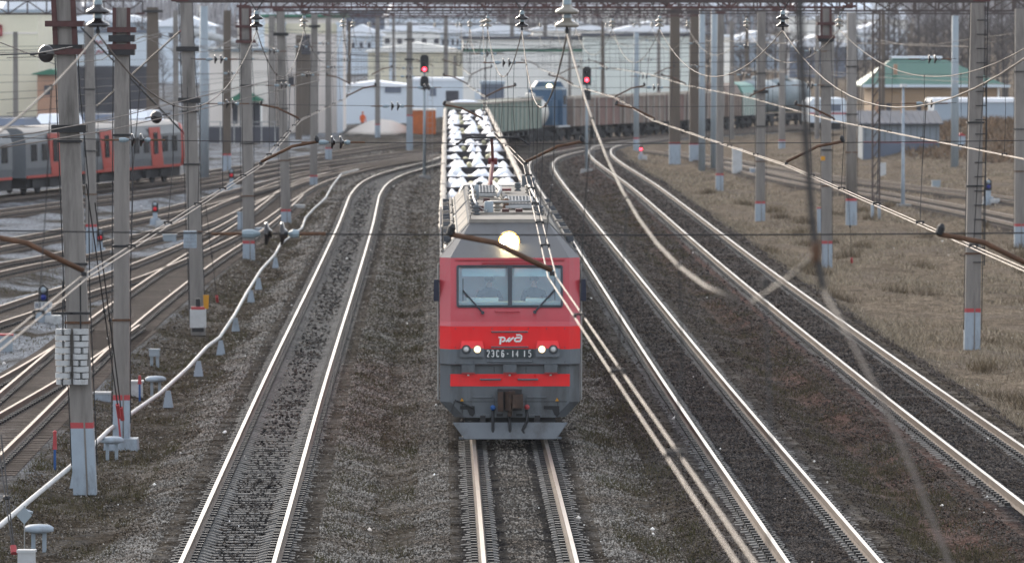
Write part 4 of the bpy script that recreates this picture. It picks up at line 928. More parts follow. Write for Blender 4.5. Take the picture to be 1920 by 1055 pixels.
# ---------------------------------------------------------------- poles
def pole(px, py, wpx, top, lab, sec='rect', m='concrete', leanpx=0, band=None, cap=False, brackets=(), ladder=False, z0=-.42, base=True, group=None, zt=None):
    b = G(px, py, z0); s = F / b.y; w = wpx / s; topz = zt if zt is not None else H - (top - VY) / s
    t = thing('catenary_pole', lab, 'pole', (b.x, b.y, z0), 0, group)
    h = topz - z0; lean = leanpx / s   # over the height from base to top
    at = lambda z: Vector((lean * z / h, 0, z))
    def shaft(za, zb, k, mb, mi=0):
        ww = lambda z: w * (1 - .16 * z / h) * k
        if sec == 'round': mb.lathe([(ww(za) / 2, 0), (ww(zb) / 2, (at(zb) - at(za)).length)], at(za), at(zb) - at(za), 12, mi); return
        a, c = at(za), at(zb); q = []
        for p, u in ((a, ww(za)), (c, ww(zb))): q += [(p.x + i * u / 2, p.y + j * u * .4, p.z) for i, j in ((-1, -1), (1, -1), (1, 1), (-1, 1))]
        mb.add(q, [(0, 3, 2, 1), (4, 5, 6, 7), (0, 1, 5, 4), (1, 2, 6, 5), (2, 3, 7, 6), (3, 0, 4, 7)], mi)
        if sec == 'rect' and zb - za > 1.5:      # shallow groove of the double-T section
            q = []
            for p, u in ((a, ww(za)), (c, ww(zb))): q += [(p.x + i * u * .04 + u * .12, p.y - u * .4 - j * .012, p.z) for i, j in ((-1, -1), (1, -1), (1, 1), (-1, 1))]
            mb.add(q, [(0, 1, 5, 4), (1, 2, 6, 5), (2, 3, 7, 6), (3, 0, 4, 7)], mi)
    mb = MB(); shaft(0, h, 1, mb); mb.build('shaft', M[m], t, sec == 'round')
    if band:
        zb = (py - band) / s + .0
        mb = MB(); shaft(0.0, zb - .12, 1.025, mb); mb.build('painted_base', M['paint_white_blue'], t, False)
        mb = MB(); shaft(zb - .119, zb, 1.03, mb); mb.build('red_band', M['paint_red'], t, False)
    if cap:
        mb = MB(); zc = h - cap
        for dx in (-.5, .5): mb.bar(at(zc) + Vector((dx * w * .86, -w * .4, 0)), at(h) + Vector((dx * w * .86, -w * .4, 0)), w * .22, .06)
        mb.build('steel_cap', M['red_oxide'], t)
        for zz in (zc + .02, zc + cap * .45):
            mb = MB(); c = at(zz); mb.box((c.x, c.y - w * .4 - .05, c.z), (w * 1.7, .08, .12)); mb.box((c.x, c.y + w * .4 + .05, c.z), (w * 1.7, .08, .12)); mb.box((c.x - w * .8, c.y, c.z), (.05, w * .84, .1)); mb.box((c.x + w * .8, c.y, c.z), (.05, w * .84, .1)); mb.build('clamp', M['red_oxide'], t)
    for bp in brackets:
        zz = (py - bp) / s; c = at(zz); ww = w * 1.55; mb = MB()
        mb.box((c.x, c.y - w * .42 - .04, c.z), (ww, .07, .15)); mb.box((c.x, c.y + w * .42 + .04, c.z), (ww, .07, .15)); mb.box((c.x - ww / 2 + .03, c.y, c.z), (.05, w, .12)); mb.box((c.x + ww / 2 - .03, c.y, c.z), (.05, w, .12))
        mb.build('bracket', M['black_iron'], t)
    if group == PG and b.y < 330:
        for d in (-1, 1):
            mb = MB(); xo_ = d * w * R.uniform(.52, .62); mb.tube([at(.6) + Vector((xo_, -w * .3, 0)), at(h * .4) + Vector((xo_ * 1.0, -w * .3, 0)), at(h * .62) + Vector((xo_ * (1.25 if d > 0 else .95), -w * .3, 0)), at(h * .8) + Vector((xo_ * .92, -w * .3, 0)), at(h) + Vector((xo_ * .85, -w * .3, 0))], .013, 5); mb.build('down_cable', M['black_iron'], t)
        for q_ in range(3):
            mb = MB(); c = at(h * (.3 + .2 * q_ + R.uniform(-.05, .05))); mb.box((c.x, c.y, c.z), (w * 1.12, w * .92, .05)); mb.build('strap', M['black_iron'] if q_ else M['rust'], t)
    if ladder:
        mb = MB(); x1 = w * .42
        z = 2.6
        while z < h - .2:
            c = at(z); mb.tube([(c.x - .02, c.y - w * .48, z), (c.x + x1 + .12, c.y - w * .48, z)], .016, 5); z += .42
        mb.tube([at(2.5) + Vector((x1 + .12, -w * .48, 0)), at(h) + Vector((x1 * .9 + .12, -w * .48, 0))], .02, 5); mb.build('ladder', M['black_iron'], t)
    return t
PG = 'concrete catenary poles'
p1 = pole(160, 926, 42, None, 'nearest leaning concrete pole at the lower left, hung with stacked white weights', leanpx=-38, band=790, cap=1.3, brackets=(90, 240), zt=9.9, group=PG)
p2 = pole(228, 842, 31, 15, 'smooth concrete pole standing on a white foundation block at left', leanpx=3, band=739, cap=.9, brackets=(72, 97), group=PG)
pole(372, 628, 27, None, 'concrete pole with a white switch box fixed low at left', leanpx=-22, brackets=(92, 188), zt=9.9, group=PG)
pole(467, 494, 22, 0, 'concrete pole with a red band and a pale cabinet at its foot by the pipe', leanpx=-6, band=451, cap=1.4, brackets=(78, ), zt=9.9, group=PG)
pole(537, 425, 18, 0, 'concrete pole just left of the first bend of the white pipe', leanpx=-11, band=392, brackets=(65,), zt=9.9, group=PG)
pole(588, 354, 14, 0, 'concrete pole at the far end of the white pipe', leanpx=2, band=328, brackets=(50,), zt=9.9, group=PG)
pole(616, 305, 12, 0, 'slim concrete pole behind the far end of the white pipe', leanpx=0, band=276, zt=9.8, group=PG)
pole(510, 270, 13, 30, 'concrete pole with a red base band before the cream building', leanpx=0, band=245, group=PG)
pole(425, 328, 16, 20, 'grey brown concrete pole between the green gable and the white mast', leanpx=2, band=288, group=PG, m='concrete_brown')
pole(172, 486, 20, 45, 'pale concrete pole half hidden behind the nearest leaning pole', leanpx=-3, band=420, group=PG)
pole(383, 344, 18, 12, 'pale blue tubular mast right of the commuter train', 'round', 'steel_pale', group='pale tubular masts')
pole(287, 336, 25, 14, 'thick brown portal leg above the commuter train', 'box', 'concrete_brown', brackets=(22,), group='thick brown portal legs')
pole(708, 258, 10, 30, 'slim grey pole left of the white sand heap', band=232, group=PG)
pole(768, 285, 12, 42, 'grey pole before the orange container, ribbed white at its foot', band=215, brackets=(75, 112), group=PG)
pole(836, 212, 9, 30, 'thin grey pole just left of the snowy wagons', group=PG)
pole(853, 208, 7, 105, 'short thin post beside the far end of the snowy wagons', group=PG)
pole(960, 205, 9, 35, 'thin grey pole behind the far green gondola', group=PG)
pole(1022, 205, 9, 35, 'thin grey pole rising behind the small blue engine', group=PG)
pole(1193, 284, 11, 60, 'slim pale blue pole in front of the brown gondolas', 'round', 'steel_pale', band=258, group='pale tubular masts')
pole(1265, 308, 21, 14, 'thick brown portal leg with white base, left one of the right pair', 'box', 'concrete_brown', band=267, brackets=(22,), group='thick brown portal legs')
pole(1302, 306, 19, 14, 'thick brown portal leg, right one of the right pair', 'box', 'concrete_brown', band=268, brackets=(22,), group='thick brown portal legs')
pole(1316, 323, 13, 15, 'pale blue tubular mast beside the pair of thick brown legs', 'round', 'steel_pale', group='pale tubular masts')
pole(1339, 322, 14, 18, 'pale blue tubular mast left of the slim red banded pole', 'round', 'steel_pale', group='pale tubular masts')
pole(1349, 358, 14, 0, 'slim concrete pole with red band and white foot near the white cabinet', leanpx=2, band=325, zt=9.9, group=PG)
pole(1425, 416, 18, 0, 'concrete pole with red band in the dry grass, far one of its row', leanpx=2, band=377, brackets=(172,), zt=9.9, group=PG)
pole(1466, 280, 12, 35, 'thin concrete pole in front of the grey tank wagons', band=262, group=PG)
pole(1550, 503, 20, 0, 'concrete pole with red band in the dry grass, middle one of its row', leanpx=-3, band=451, cap=1.2, brackets=(75,), zt=9.9, group=PG)
pole(1596, 422, 21, 0, 'pale tubular pole left of the dark lattice mast', 'round', 'concrete', band=372, zt=9.8, group=PG)
pole(1790, 324, 15, 30, 'pale tubular pole with a red capped box, right of the shed', 'round', 'steel_pale', group='pale tubular masts')
pole(1822, 655, 29, None, 'tall concrete pole with a ladder, nearest in the right dry grass', leanpx=8, band=577, ladder=True, zt=9.9, group=PG)
pole(1912, 464, 20, None, 'concrete pole with red band at the right edge', leanpx=-2, band=419, zt=9.9, group=PG)
for i, (px, py, w_, tp, lab) in enumerate(((655, 232, 7, 40, 'thin far pole before the icy blue shed'), (738, 222, 6, 25, 'thin far pole left of the grey pole by the orange container'), (1068, 215, 6, 45, 'thin far pole behind the first brown gondola'),
        (1130, 214, 7, 40, 'thin far pole behind the right red signal'), (1235, 210, 7, 55, 'thin far pole left of the thick brown legs'), (1372, 262, 9, 40, 'thin far pole in front of the green hopper'), (1400, 240, 7, 30, 'thin far pole between green hopper and tank wagon'),
        (1532, 262, 9, 30, 'thin far pole left of the white van'), (1560, 240, 8, 25, 'thin far pole behind the white van'), (1655, 240, 8, 20, 'thin far pole before the green roofed house'), (330, 300, 11, 20, 'thin far pole right of the commuter train'), (455, 262, 9, 30, 'thin far pole before the green gable'),
        (560, 262, 12, 66, 'brown brickwork pillar of a pole before the tall cream block'), (115, 330, 12, 40, 'far pole behind the commuter carriage'), (30, 330, 10, 60, 'far pole behind the left edge carriage'))):
    pole(px, py, w_, tp, lab, m='concrete_brown' if i % 3 == 0 else 'concrete', group='thin far poles')
# lattice mast
b = G(1642, 410, -.42); s = F / b.y; t = thing('lattice_mast', 'dark steel lattice mast with white painted feet right of centre', 'mast', (b.x, b.y, -.42))
mb = MB(); hw = .17; hh = 10.4
for i in (-1, 1):
    for j in (-1, 1): mb.bar((i * hw, j * hw, 0), (i * hw, j * hw, hh), .07, .07)
z = .5
while z < hh - .5:
    for i in (-1, 1):
        mb.bar((-hw, i * hw, z), (hw, i * hw, z + .5), .035); mb.bar((i * hw, hw, z), (i * hw, -hw, z + .5), .035)
    z += .5
mb.build('lattice', M['truss_brown'], t); mb = MB()
for i in (-1, 1):
    for j in (-1, 1): mb.box((i * hw, j * hw, .38), (.12, .12, .76))
mb.build('painted_feet', M['paint_white_blue'], t)
# white lamp mast
b = G(1693, 393, -.4); s = F / b.y; t = thing('lamp_mast', 'thin white lamp mast in front of the grey blue shed', 'lamp mast', (b.x, b.y, -.4))
mb = MB(); hh = 233 / s; mb.lathe([(.11, 0), (.09, hh * .3), (.06, hh)], n=10); mb.build('mast', M['paint_white_blue'], t, True)
mb = MB(); mb.box((0, -.2, hh), (.3, .7, .14), ty=.8); mb.build('lamp_head', M['paint_white'], t)
mb = MB(); mb.box((.05, 0, .15), (.7, .6, .3)); mb.build('footing', M['concrete_pale'], t)
b = G(1802, 306, -.2); s = F / b.y
t = thing('relay_box', 'pale blue box with a red peaked cap beside the pale tubular pole', 'box', (b.x, b.y, -.2)); mb = MB(); mb.box((0, 0, 1.1), (15 / s, .4, 42 / s)); mb.build('case', M['wall_blue'], t)
mb = MB(); mb.prism([(-9 / s, 1.1 + 21 / s), (0, 1.1 + 27 / s), (9 / s, 1.1 + 21 / s)], -.25, .25); mb.build('cap', M['paint_red'], t); mb = MB(); mb.box((0, 0, .15), (.2, .2, .5)); mb.build('leg', M['galv'], t)
# ---------------------------------------------------------------- portal beams
def truss(x0, x1, y, label, z0=9.86, hh=.78, dp=.55, m='truss_brown'):
    t = thing('portal_beam', label, 'lattice beam', (x0, y, z0), 0, 'lattice portal beams'); L = x1 - x0; n = max(2, round(L / 1.15)); mb = MB()
    for yy in (-dp / 2, dp / 2):
        for z in (0, hh): mb.bar((0, yy, z), (L, yy, z), .09, .09)
        for i in range(n):
            a, b = i * L / n, (i + 1) * L / n
            mb.bar((a, yy, 0), (a, yy, hh), .05); mb.bar((a, yy, hh if i % 2 else 0), (b, yy, 0 if i % 2 else hh), .05)
        mb.bar((L, yy, 0), (L, yy, hh), .05)
    for i in range(n + 1):
        for z in (0, hh): mb.bar((i * L / n, -dp / 2, z), (i * L / n, dp / 2, z), .05)
    mb.build('lattice', M[m], t); mb = MB()
    for x in (.1, L - .1): mb.box((x, 0, .04), (.5, dp + .1, .1))
    mb.build('seat_plate', M['red_oxide'], t); return t
SUP = [62, 112, 165, 218, 265, 318, 385, 455]
ROWN = ['nearest', 'second', 'third', 'fourth', 'fifth', 'sixth', 'seventh', 'eighth']
for y, n_ in zip(SUP[1:6], ROWN[1:]): truss(-7.6, 15.8, y, f'lattice beam over the four main tracks, {n_} from the camera', m='red_oxide' if y == 218 else 'truss_brown')
truss(-7.8, 17.5, 385, 'lattice beam between the slim pole and the thick brown legs', m='red_oxide')
truss(-48, -17.5, 336, 'lattice beam running from the left edge to the thick brown leg')
truss(16.2, 46, 263, 'lattice beam at the upper right over the green roofed house', 9.85)
truss(-16, 20, 470, 'far lattice beam in front of the white warehouse')
truss(-20, 42, 560, 'farthest lattice beam under the white roofs', 9.4)
truss(15.9, 34, 325, 'lattice beam right of the slim red banded pole')
truss(-7.4, 30, 640, 'hazy lattice beam at the far station throat', 9.3)
# ---------------------------------------------------------------- overhead line
def cx(k, y): c = CL[k]; return float(np.interp(y, c[:, 1], c[:, 0]))
TNAME = {'L': 'the left main track', 'A': 'the locomotive track', 'R1': 'the first right track', 'R2': 'the outer right track'}
STG = [-.32, .15, -.3, .25, -.25, .25, -.25, .25]
CONT = 6.40
def insulator(loc, label, m, group, vh=1.0):
    t = thing('insulator_string', label, 'insulator', loc, 0, group)     # hangs: z = 0 at the wire clamp
    for z in (.07, .215):
        mb = MB(); mb.lathe([(.03, .0), (.09, .0), (.10, -.01), (.128, .004), (.130, .018), (.11, .04), (.055, .062), (.045, .10), (.03, .145)], (0, 0, z), n=20); d_ = mb.build('disc', M[m], t, True)
        mb = MB(); mb.lathe([(.045, 0), (.05, .02), (.045, .07), (.02, .09)], (0, 0, z + .08), n=10); mb.build('cap', M['glass_green'], d_)
    mb = MB(); mb.tube([(0, 0, .08), (0, 0, .0)], .016); mb.box((0, 0, .02), (.045, .08, .05)); mb.build('clamp', M['black_iron'], t)
    mb = MB(); mb.tube([(0, 0, .37), (-.28, 0, .38 + vh)], .012, 5); mb.tube([(0, 0, .37), (.28, 0, .38 + vh)], .012, 5); mb.build('hanger', M['wire_dark'], t)
    return t
for k in ('L', 'A', 'R1', 'R2'):
    for i, y in enumerate(SUP):
        x = cx(k, y) + STG[i] * .5
        insulator((x, y, 9.06), f'two disc insulator over {TNAME[k]}, {ROWN[i]} one counted from the camera', 'insul_dark' if (i == 0 and k == 'L') or i == 1 else 'insul_pale', 'hanging insulators', .44 if i else .9)
def near_z(y): return 7.61 + .00215 * (y - 36) ** 2 if y > 29.6 else 7.70 + .088 * (29.6 - y)
def mess_z(u): return 7.92 + 1.13 * (2 * u - 1) ** 2
for k in ('L', 'A', 'R1', 'R2'):
    t = thing('overhead_line', f'overhead wires of {TNAME[k]} with droppers', 'overhead wire', (cx(k, 62), 62, 6.4), 0, 'overhead lines of the main tracks'); o = t.location
    S = [10 if k == 'A' else -2] + SUP; ST = [.2] + STG; mw = []; drops = []
    for a, b, sa, sb in zip(S[:-1], S[1:], ST[:-1], ST[1:]):
        n = 16
        for i in range(n + (b == S[-1])):
            u = i / n; y = a + (b - a) * u
            if y < (28.5 if k == 'A' else 17): continue
            mw.append((cx(k, y) + .5 * (sa + (sb - sa) * u), y, mess_z(u) if b > 62 or k != 'A' else near_z(y)))
        nd = max(4, int((b - a) / 8))
        for i in range(1, nd):
            u = i / nd; y = a + (b - a) * u
            if y > 20: drops.append(((cx(k, y) + .5 * (sa + (sb - sa) * u), y, mess_z(u) if b > 62 or k != 'A' else near_z(y)), (cx(k, y) + sa + (sb - sa) * u, y, CONT)))
    L_ = lambda p: (p[0] - o.x, p[1] - o.y, p[2] - o.z)
    # the messenger wire has one copper material along its whole length
    mb = MB(); mb.tube([L_(p) for p in mw], .0105, 6); mb.build('messenger_wire', M['wire_copper'] if k != 'L' else M['wire_copper'], t, True)
    for d in (-.045, .045):
        cw = []
        for a, b, sa, sb in zip(S[:-1], S[1:], ST[:-1], ST[1:]):
            n = 10
            for i in range(n + (b == S[-1])):
                u = i / n; y = a + (b - a) * u
                if y > 17: cw.append((cx(k, y) + sa + (sb - sa) * u + d, y, CONT))
        mb = MB(); mb.tube([L_(p) for p in cw], .0078, 6); mb.build('contact_wire', M['wire_contact'], t, True)
    for a, b in drops:
        mb = MB(); mid = ((a[0] + b[0]) / 2 + R.uniform(-.05, .05), a[1] + R.uniform(-.3, .3), (a[2] + b[2]) / 2)
        mb.tube([L_(a), L_(mid), L_((b[0], b[1], b[2] + .02))], .0055, 4); mb.box(L_((b[0] - .045, b[1], b[2] + .02)), (.03, .05, .05)); mb.box(L_((b[0] + .045, b[1], b[2] + .02)), (.03, .05, .05)); mb.box(L_((b[0], b[1], b[2] + .035)), (.10, .03, .022)); mb.box(L_(a), (.03, .06, .05)); mb.build('dropper', M['wire_dark'], t)
# cross-span ropes with in-line insulators
def cross(y, x0, x1, z, ins, label, sag=.12):
    t = thing('cross_span_rope', label, 'cross wire', (x0, y, z), 0, 'cross span ropes'); n = 24; L = x1 - x0
    mb = MB(); mb.tube([(L * i / n, 0, -sag * 4 * (i / n) * (1 - i / n)) for i in range(n + 1)], .0085, 5); mb.build('rope', M['wire_dark'], t)
    for xi in ins:
        x = xi - x0; zz = -sag * 4 * (x / L) * (1 - x / L); mb = MB()
        for d in (-.085, .085): mb.lathe([(.03, 0), (.125, .0), (.13, .03), (.06, .05), (.04, .08)], (x + d - .03, 0, zz), (1, 0, 0), 16)
        c = mb.build('insulator_discs', M['insul_dark'], t, True); mb = MB(); mb.lathe([(.04, 0), (.05, .05), (.05, .12), (.02, .2)], (x - .36, 0, zz), (1, 0, 0), 8); mb.build('insulator_cap', M['glass_green'], c); mb = MB(); mb.lathe([(.02, 0), (.05, .05), (.04, .12)], (x + .14, 0, zz), (1, 0, 0), 8); mb.build('insulator_cap', M['glass_green'], c)
        mb = MB(); mb.tube([(x - .7, 0, zz), (x - .3, 0, zz)], .02, 6); mb.build('turnbuckle', M['rust'], c); mb = MB(); mb.tube([(x + .2, 0, zz), (x + .55, 0, zz)], .022, 6); mb.build('turnbuckle', M['rust'], c)
xo = lambda px, Z: (px - VX) / F * Z
cross(62, -8.5, 12.5, 6.98, [xo(516, 62)], 'black cross rope with a pair of grey discs in front of the red locomotive, nearest')
cross(112, -8.6, 15.2, 6.95, [xo(258, 112), xo(632, 112)], 'black cross rope level with the top of the wagons, second from the camera')
cross(165, -7.2, 15.0, 6.92, [xo(432, 165), xo(741, 165), xo(1742, 165)], 'black cross rope with three pairs of discs, third from the camera')
for y, n_ in zip(SUP[3:7], ROWN[3:]): cross(y, -7.2, 15.0, 6.9, [-6.2 + R.uniform(-.5, .5), -1.0 + R.uniform(-1, 1), 9 + R.uniform(-1, 1), 14.2], f'thin black cross rope, {n_} from the camera')
for y, n_ in zip(SUP[2:7], ROWN[2:]): cross(y, -7.2, 15.0, 8.2, [-6.4, 3 + R.uniform(-2, 2), 14.3], f'upper black cross rope, {n_} from the camera')
for i, (y, x0, x1, z) in enumerate(((330, -46, -8, 7.3), (300, -44, -8, 6.7), (380, -46, -8, 7.6), (263, 16, 44, 7.0), (325, 16, 40, 7.2))): cross(y, x0, x1, z, [x0 + 6 + 3 * i, x0 + 19 + i, x1 - 3], ('yard cross rope high over the commuter train', 'low yard cross rope before the commuter train', 'farthest yard cross rope at left', 'yard cross rope before the grey blue shed', 'yard cross rope before the white van')[i])
# registration arms
def arm(y, a, b, label):
    t = thing('registration_arm', label, 'registration arm', (b[0], y, b[1]), 0, 'rusty registration arms'); dx, dz = a[0] - b[0], a[1] - b[1]
    mb = MB(); mb.tube([(dx, 0, dz), (dx * .55, 0, dz * .78), (dx * .48, 0, dz * .68), (0, 0, .03)], .03, 8); mb.build('tube', M['rust'], t, True)
    mb = MB(); mb.box((0, 0, .0), (.06, .08, .05)); mb.build('wire_clamp', M['black_iron'], t); mb = MB(); mb.lathe([(.02, -.02), (.045, .0), (.045, .08), (.02, .12)], (dx, 0, dz), (-dx * .3, 0, 1), 8); mb.build('pivot', M['black_iron'], t)
for i, y in enumerate(SUP[:7]):
    for k in ('L', 'A', 'R1', 'R2'):
        x = cx(k, y) + STG[i]; sd = -1 if STG[i] < 0 else 1
        arm(y, (x + sd * 1.12, CONT + .47), (x, CONT + .04), f'rusty bent arm steadying the contact wire of {TNAME[k]}, {ROWN[i]} from the camera')
# yard wires
def wire(label, pts, r=.013, m='wire_copper', name='yard_wire', cat='overhead wire', group=None):
    o = Vector(pts[0]); mb = MB(); mb.tube([Vector(p) - o for p in pts], r, 5); w = mb.build(name, M[m], None, True); w.location = o; tag(w, label, cat, group); return w
for i, k in enumerate(('TA', 'TB', 'TC', 'TD', 'TE', 'TG', 'TI')):
    c = CL[k]; idx = list(range(40, len(c), 40)); nm = ('rusty yard track behind the left poles', 'yard track with the lettered signal', 'pale gravel yard track', 'dwarf signal yard track', 'sweeping yard track by the commuter train', 'right yard track by the shed', 'right yard track by the dry grass')[i]
    wire(f'contact wire over the {nm}', [(c[j][0], c[j][1], 6.35) for j in idx], .012, group='yard contact wires')
    wire(f'sagging messenger wire over the {nm}', [(c[j][0], c[j][1], 7.9 + .9 * math.cos(j / 120 * 2 * PI) ** 2) for j in idx], .013, 'wire_copper', group='yard messenger wires')
P_ = lambda *a: [P(*q) for q in a]
wire('copper wire from the leaning pole to the left edge', P_((-40, 105, 95), (70, 100, 100), (135, 88, 111)), .012, 'wire_dark')
wire('pair of copper wires low at left, upper one', P_((-40, 262, 90), (60, 250, 100), (200, 225, 120), (420, 170, 150), (620, 130, 190)), .012)
wire('pair of copper wires low at left, lower one', P_((-40, 284, 90), (60, 268, 100), (200, 245, 120), (420, 195, 150), (600, 150, 185)), .012)
for i in range(16):
    y = R.uniform(380, 560); x0 = R.uniform(-20, 10); x1 = x0 + R.uniform(18, 36); z = R.uniform(5.6, 8.8)
    wire(f'thin far wire crossing the {["cream block", "white warehouse", "mint warehouse", "brown gondolas"][i % 4]}, {ORD[i // 4]} from below', [(x0 + (x1 - x0) * u, y + 30 * u, z + (.8 * (2 * u - 1) ** 2)) for u in (0, .2, .4, .6, .8, 1)], .02, 'wire_dark', group='far wires')
for i, (px, py, Z, r_) in enumerate(((85, 101, 108, .17), (292, 220, 150, .17), (480, 42, 180, .1))):
    if i == 2: continue
    p = P(px, py, Z); t = thing('strain_insulator', ('large black strain insulator hanging left of the leaning pole', 'round black insulator before the commuter carriage end')[i], 'insulator', p, 0)
    mb = MB()
    for d in (-.09, .03): mb.lathe([(.03, 0), (r_ - .03, .0), (r_, .04), (.08, .08), (.05, .11)], (0, d, 0), (.45, 1, 0), 18)
    mb.build('discs', M['insul_dark'], t, True); mb = MB(); mb.tube([(-.25, -.35, -.02), (.35, .5, .1)], .02, 6); mb.build('rod', M['black_iron'], t)
# guys
def guy(label, a, b, r=.014):
    t = thing('guy_cable', label, 'cable', a, 0, 'dark guy cables'); d = Vector(b) - Vector(a)
    mb = MB(); mb.tube([(0, 0, 0), d * .5, d], r, 5); mb.build('cable', M['wire_dark'], t); mb = MB(); mb.tube([d * .97, d * 1.03], .045, 8); mb.build('tensioner', M['paint_red'], t)
    mb = MB(); mb.lathe([(.02, -.05), (.045, 0), (.02, .05)], d * .55, d, 8); mb.build('joint', M['black_iron'], t)
guy('thick dark guy cable slanting down to the pole on the foundation block, left strand', P(162, 345, 117), P(222, 770, 121)); guy('thick dark guy cable slanting down to the pole on the foundation block, right strand', P(178, 380, 118), P(228, 775, 121.2))
guy('dark guy cable at the lower left corner, left strand', P(-6, 815, 103), P(24, 1030, 101)); guy('dark guy cable at the lower left corner, right strand', P(2, 815, 103), P(27, 1030, 101))
guy('thin guy cable with a red tensioner over the right grass', P(1590, 345, 200), P(1597, 488, 202), .009); guy('thin guy cable in front of the pole with the switch box', P(385, 380, 166), P(407, 560, 170), .011)
guy('dark diagonal stay crossing behind the two left poles', P(152, 52, 200), P(345, 250, 205), .035); guy('dark diagonal stay rising to the right behind the left poles', P(182, 200, 240), P(342, 55, 236), .04)
# near cable dangling close to the camera
_jp = None
t = thing('hanging_cable', 'blurred dark cable hanging close to the camera, with a brown joint, at right', 'cable', P(1500, -30, 26)); o = t.location
mb = MB(); mb.tube([P(*q) - o for q in ((1498, -40, 26), (1503, 120, 26), (1511, 260, 26), (1522, 400, 26), (1530, 470, 26), (1543, 540, 26))], .017, 6); mb.build('upper_cable', M['wire_dark'], t)
mb = MB(); mb.lathe([(.008, -.06), (.024, -.03), (.026, .03), (.008, .06)], P(1530, 472, 26) - o, (0, 0, 1), 8); mb.build('joint', M['rust'], t)
mb = MB(); mb.tube([P(*q) - o for q in ((1545, 545, 26), (1590, 625, 25.5), (1650, 740, 25), (1715, 890, 24.5), (1790, 1080, 24))], .011, 6); mb.build('lower_cable', M['wire_copper'], t)
mb = MB(); mb.tube([P(1530, 472, 26) - o, P(1480, 520, 27) - o, P(1412, 566, 28.5) - o], .008, 6); mb.build('jumper', M['wire_dark'], t)
# ---------------------------------------------------------------- colour light signals
def signal(px, py, top, label, heads, mast_m='steel_pale', w=.1):
    b = G(px, py, -.4); s = F / b.y; zt = H - (top - VY) / s
    t = thing('railway_signal', label, 'signal', (b.x, b.y, -.4), 0, 'red colour light signals'); h = zt + .4
    mb = MB(); mb.lathe([(w, 0), (w * .9, h * .5), (w * .75, h - .1)], n=12); mb.build('mast', M[mast_m], t, True)
    mb = MB(); mb.box((0, 0, .15), (.9, .9, .34), tx=.8, ty=.8); mb.build('footing', M['concrete_pale'], t)
    for y0, y1, wd, lamps in heads:
        z1, z0 = (py - y0) / s, (py - y1) / s; ww = wd / s
        mb = MB(); mb.prism([(-ww / 2, z0), (-ww / 2, z1 - .15), (-ww / 4, z1), (ww / 4, z1), (ww / 2, z1 - .15), (ww / 2, z0)], -.22, .1); hd = mb.build('signal_head', M['black_iron'], t)
        for ly, lit in lamps:
            zl = (py - ly) / s; k = MB(); n = 12; r = .16
            q = [(r * math.cos(a), -.23 - d, zl + r * math.sin(a)) for d in (0, .28) for a in [PI * i / n for i in range(n + 1)]]
            k.add(q, [(i, i + 1, n + 2 + i, n + 1 + i) for i in range(n)]); k.build('hood', M['black_iron'], hd)
            k = MB(); k.lathe([(.12, 0), (.09, .02), (.01, .03)], (0, -.225, zl), (0, -1, 0), 14); k.build('lens', M['lamp_red'] if lit else M['dark_glass'], hd)
    mb = MB(); x = w + .1; mb.tube([(x, 0, .2), (x, 0, h - 1)], .015, 5); mb.tube([(x + .3, 0, .2), (x + .3, 0, h - 1)], .015, 5)
    z = .4
    while z < h - 1: mb.tube([(x, 0, z), (x + .3, 0, z)], .01, 4); z += .35
    mb.build('ladder', M['galv'], t); return t
signal(796, 338, 100, 'tall signal showing red, left of the snowy wagons', [(103, 136, 16, ((115, 0), (130, 1))), (143, 168, 16, ((156, 0),))])
signal(1100, 326, 122, 'shorter signal showing red, in front of the brown gondolas', [(125, 160, 16, ((136, 0), (150, 1))), (167, 188, 15, ((178, 0),))])
def dwarf(px, py, lab, lit, sc=1.0, plate=None, cabinet=True):
    b = G(px, py, -.4); t = thing('dwarf_signal', lab, 'dwarf signal', (b.x, b.y, -.4), 0, 'dwarf signals')
    mb = MB(); mb.box((0, 0, .25 * sc), (.55 * sc, .45, .5 * sc), tx=.8); mb.box((0, 0, .65 * sc), (.22 * sc, .2, .5 * sc)); mb.build('base', M['paint_white_blue'], t)
    mb = MB(); mb.prism([(-.15 * sc, .8 * sc), (-.15 * sc, 1.25 * sc), (0, 1.38 * sc), (.15 * sc, 1.25 * sc), (.15 * sc, .8 * sc)], -.12, .12); hd = mb.build('head', M['black_iron'], t)
    for z, m in ((1.2, 'steel_pale' if lit != 'lamp_red' else 'dark_glass'), (.97, lit)):
        mb = MB(); mb.lathe([(.10 * sc, 0), (.09 * sc, .1), (.01, .13)], (0, -.12, z * sc), (0, -1, 0), 12); mb.build('lens', M[m], hd, True)
    if plate:
        mb = MB(); mb.box((0, -.16, .72), (.56, .03, .22)); p = mb.build('name_plate', M['paint_white'], t); mb = MB(); write(mb, plate, -.23, .65, .14, .118, -.18, .010, .9); mb.build('lettering', M['letter_blue'], p)
    if cabinet:
        mb = MB(); mb.box((.3 * sc, -.1, .2 * sc), (.5 * sc, .4, .4 * sc), tx=.92); mb.build('cable_box', M['paint_white'], t)
dwarf(82, 614, 'dwarf signal with a blue lens and a small lettered white plate at left', 'lamp_blue', 1.0, 'M160')
dwarf(291, 428, 'dwarf signal showing red on a white base between two left poles', 'lamp_dim', .95)
dwarf(188, 485, 'dwarf signal with a red lens half hidden behind the leaning pole', 'lamp_dim', .9)
dwarf(434, 360, 'dwarf signal showing red far back beside the brown grey pole', 'lamp_dim', 1.0)
dwarf(1202, 300, 'dwarf signal glowing red at the foot of the slim pale blue pole', 'lamp_red', .8)
dwarf(1853, 388, 'dwarf signal with blue lens near the right edge between yard rails', 'lamp_blue', 1.1)
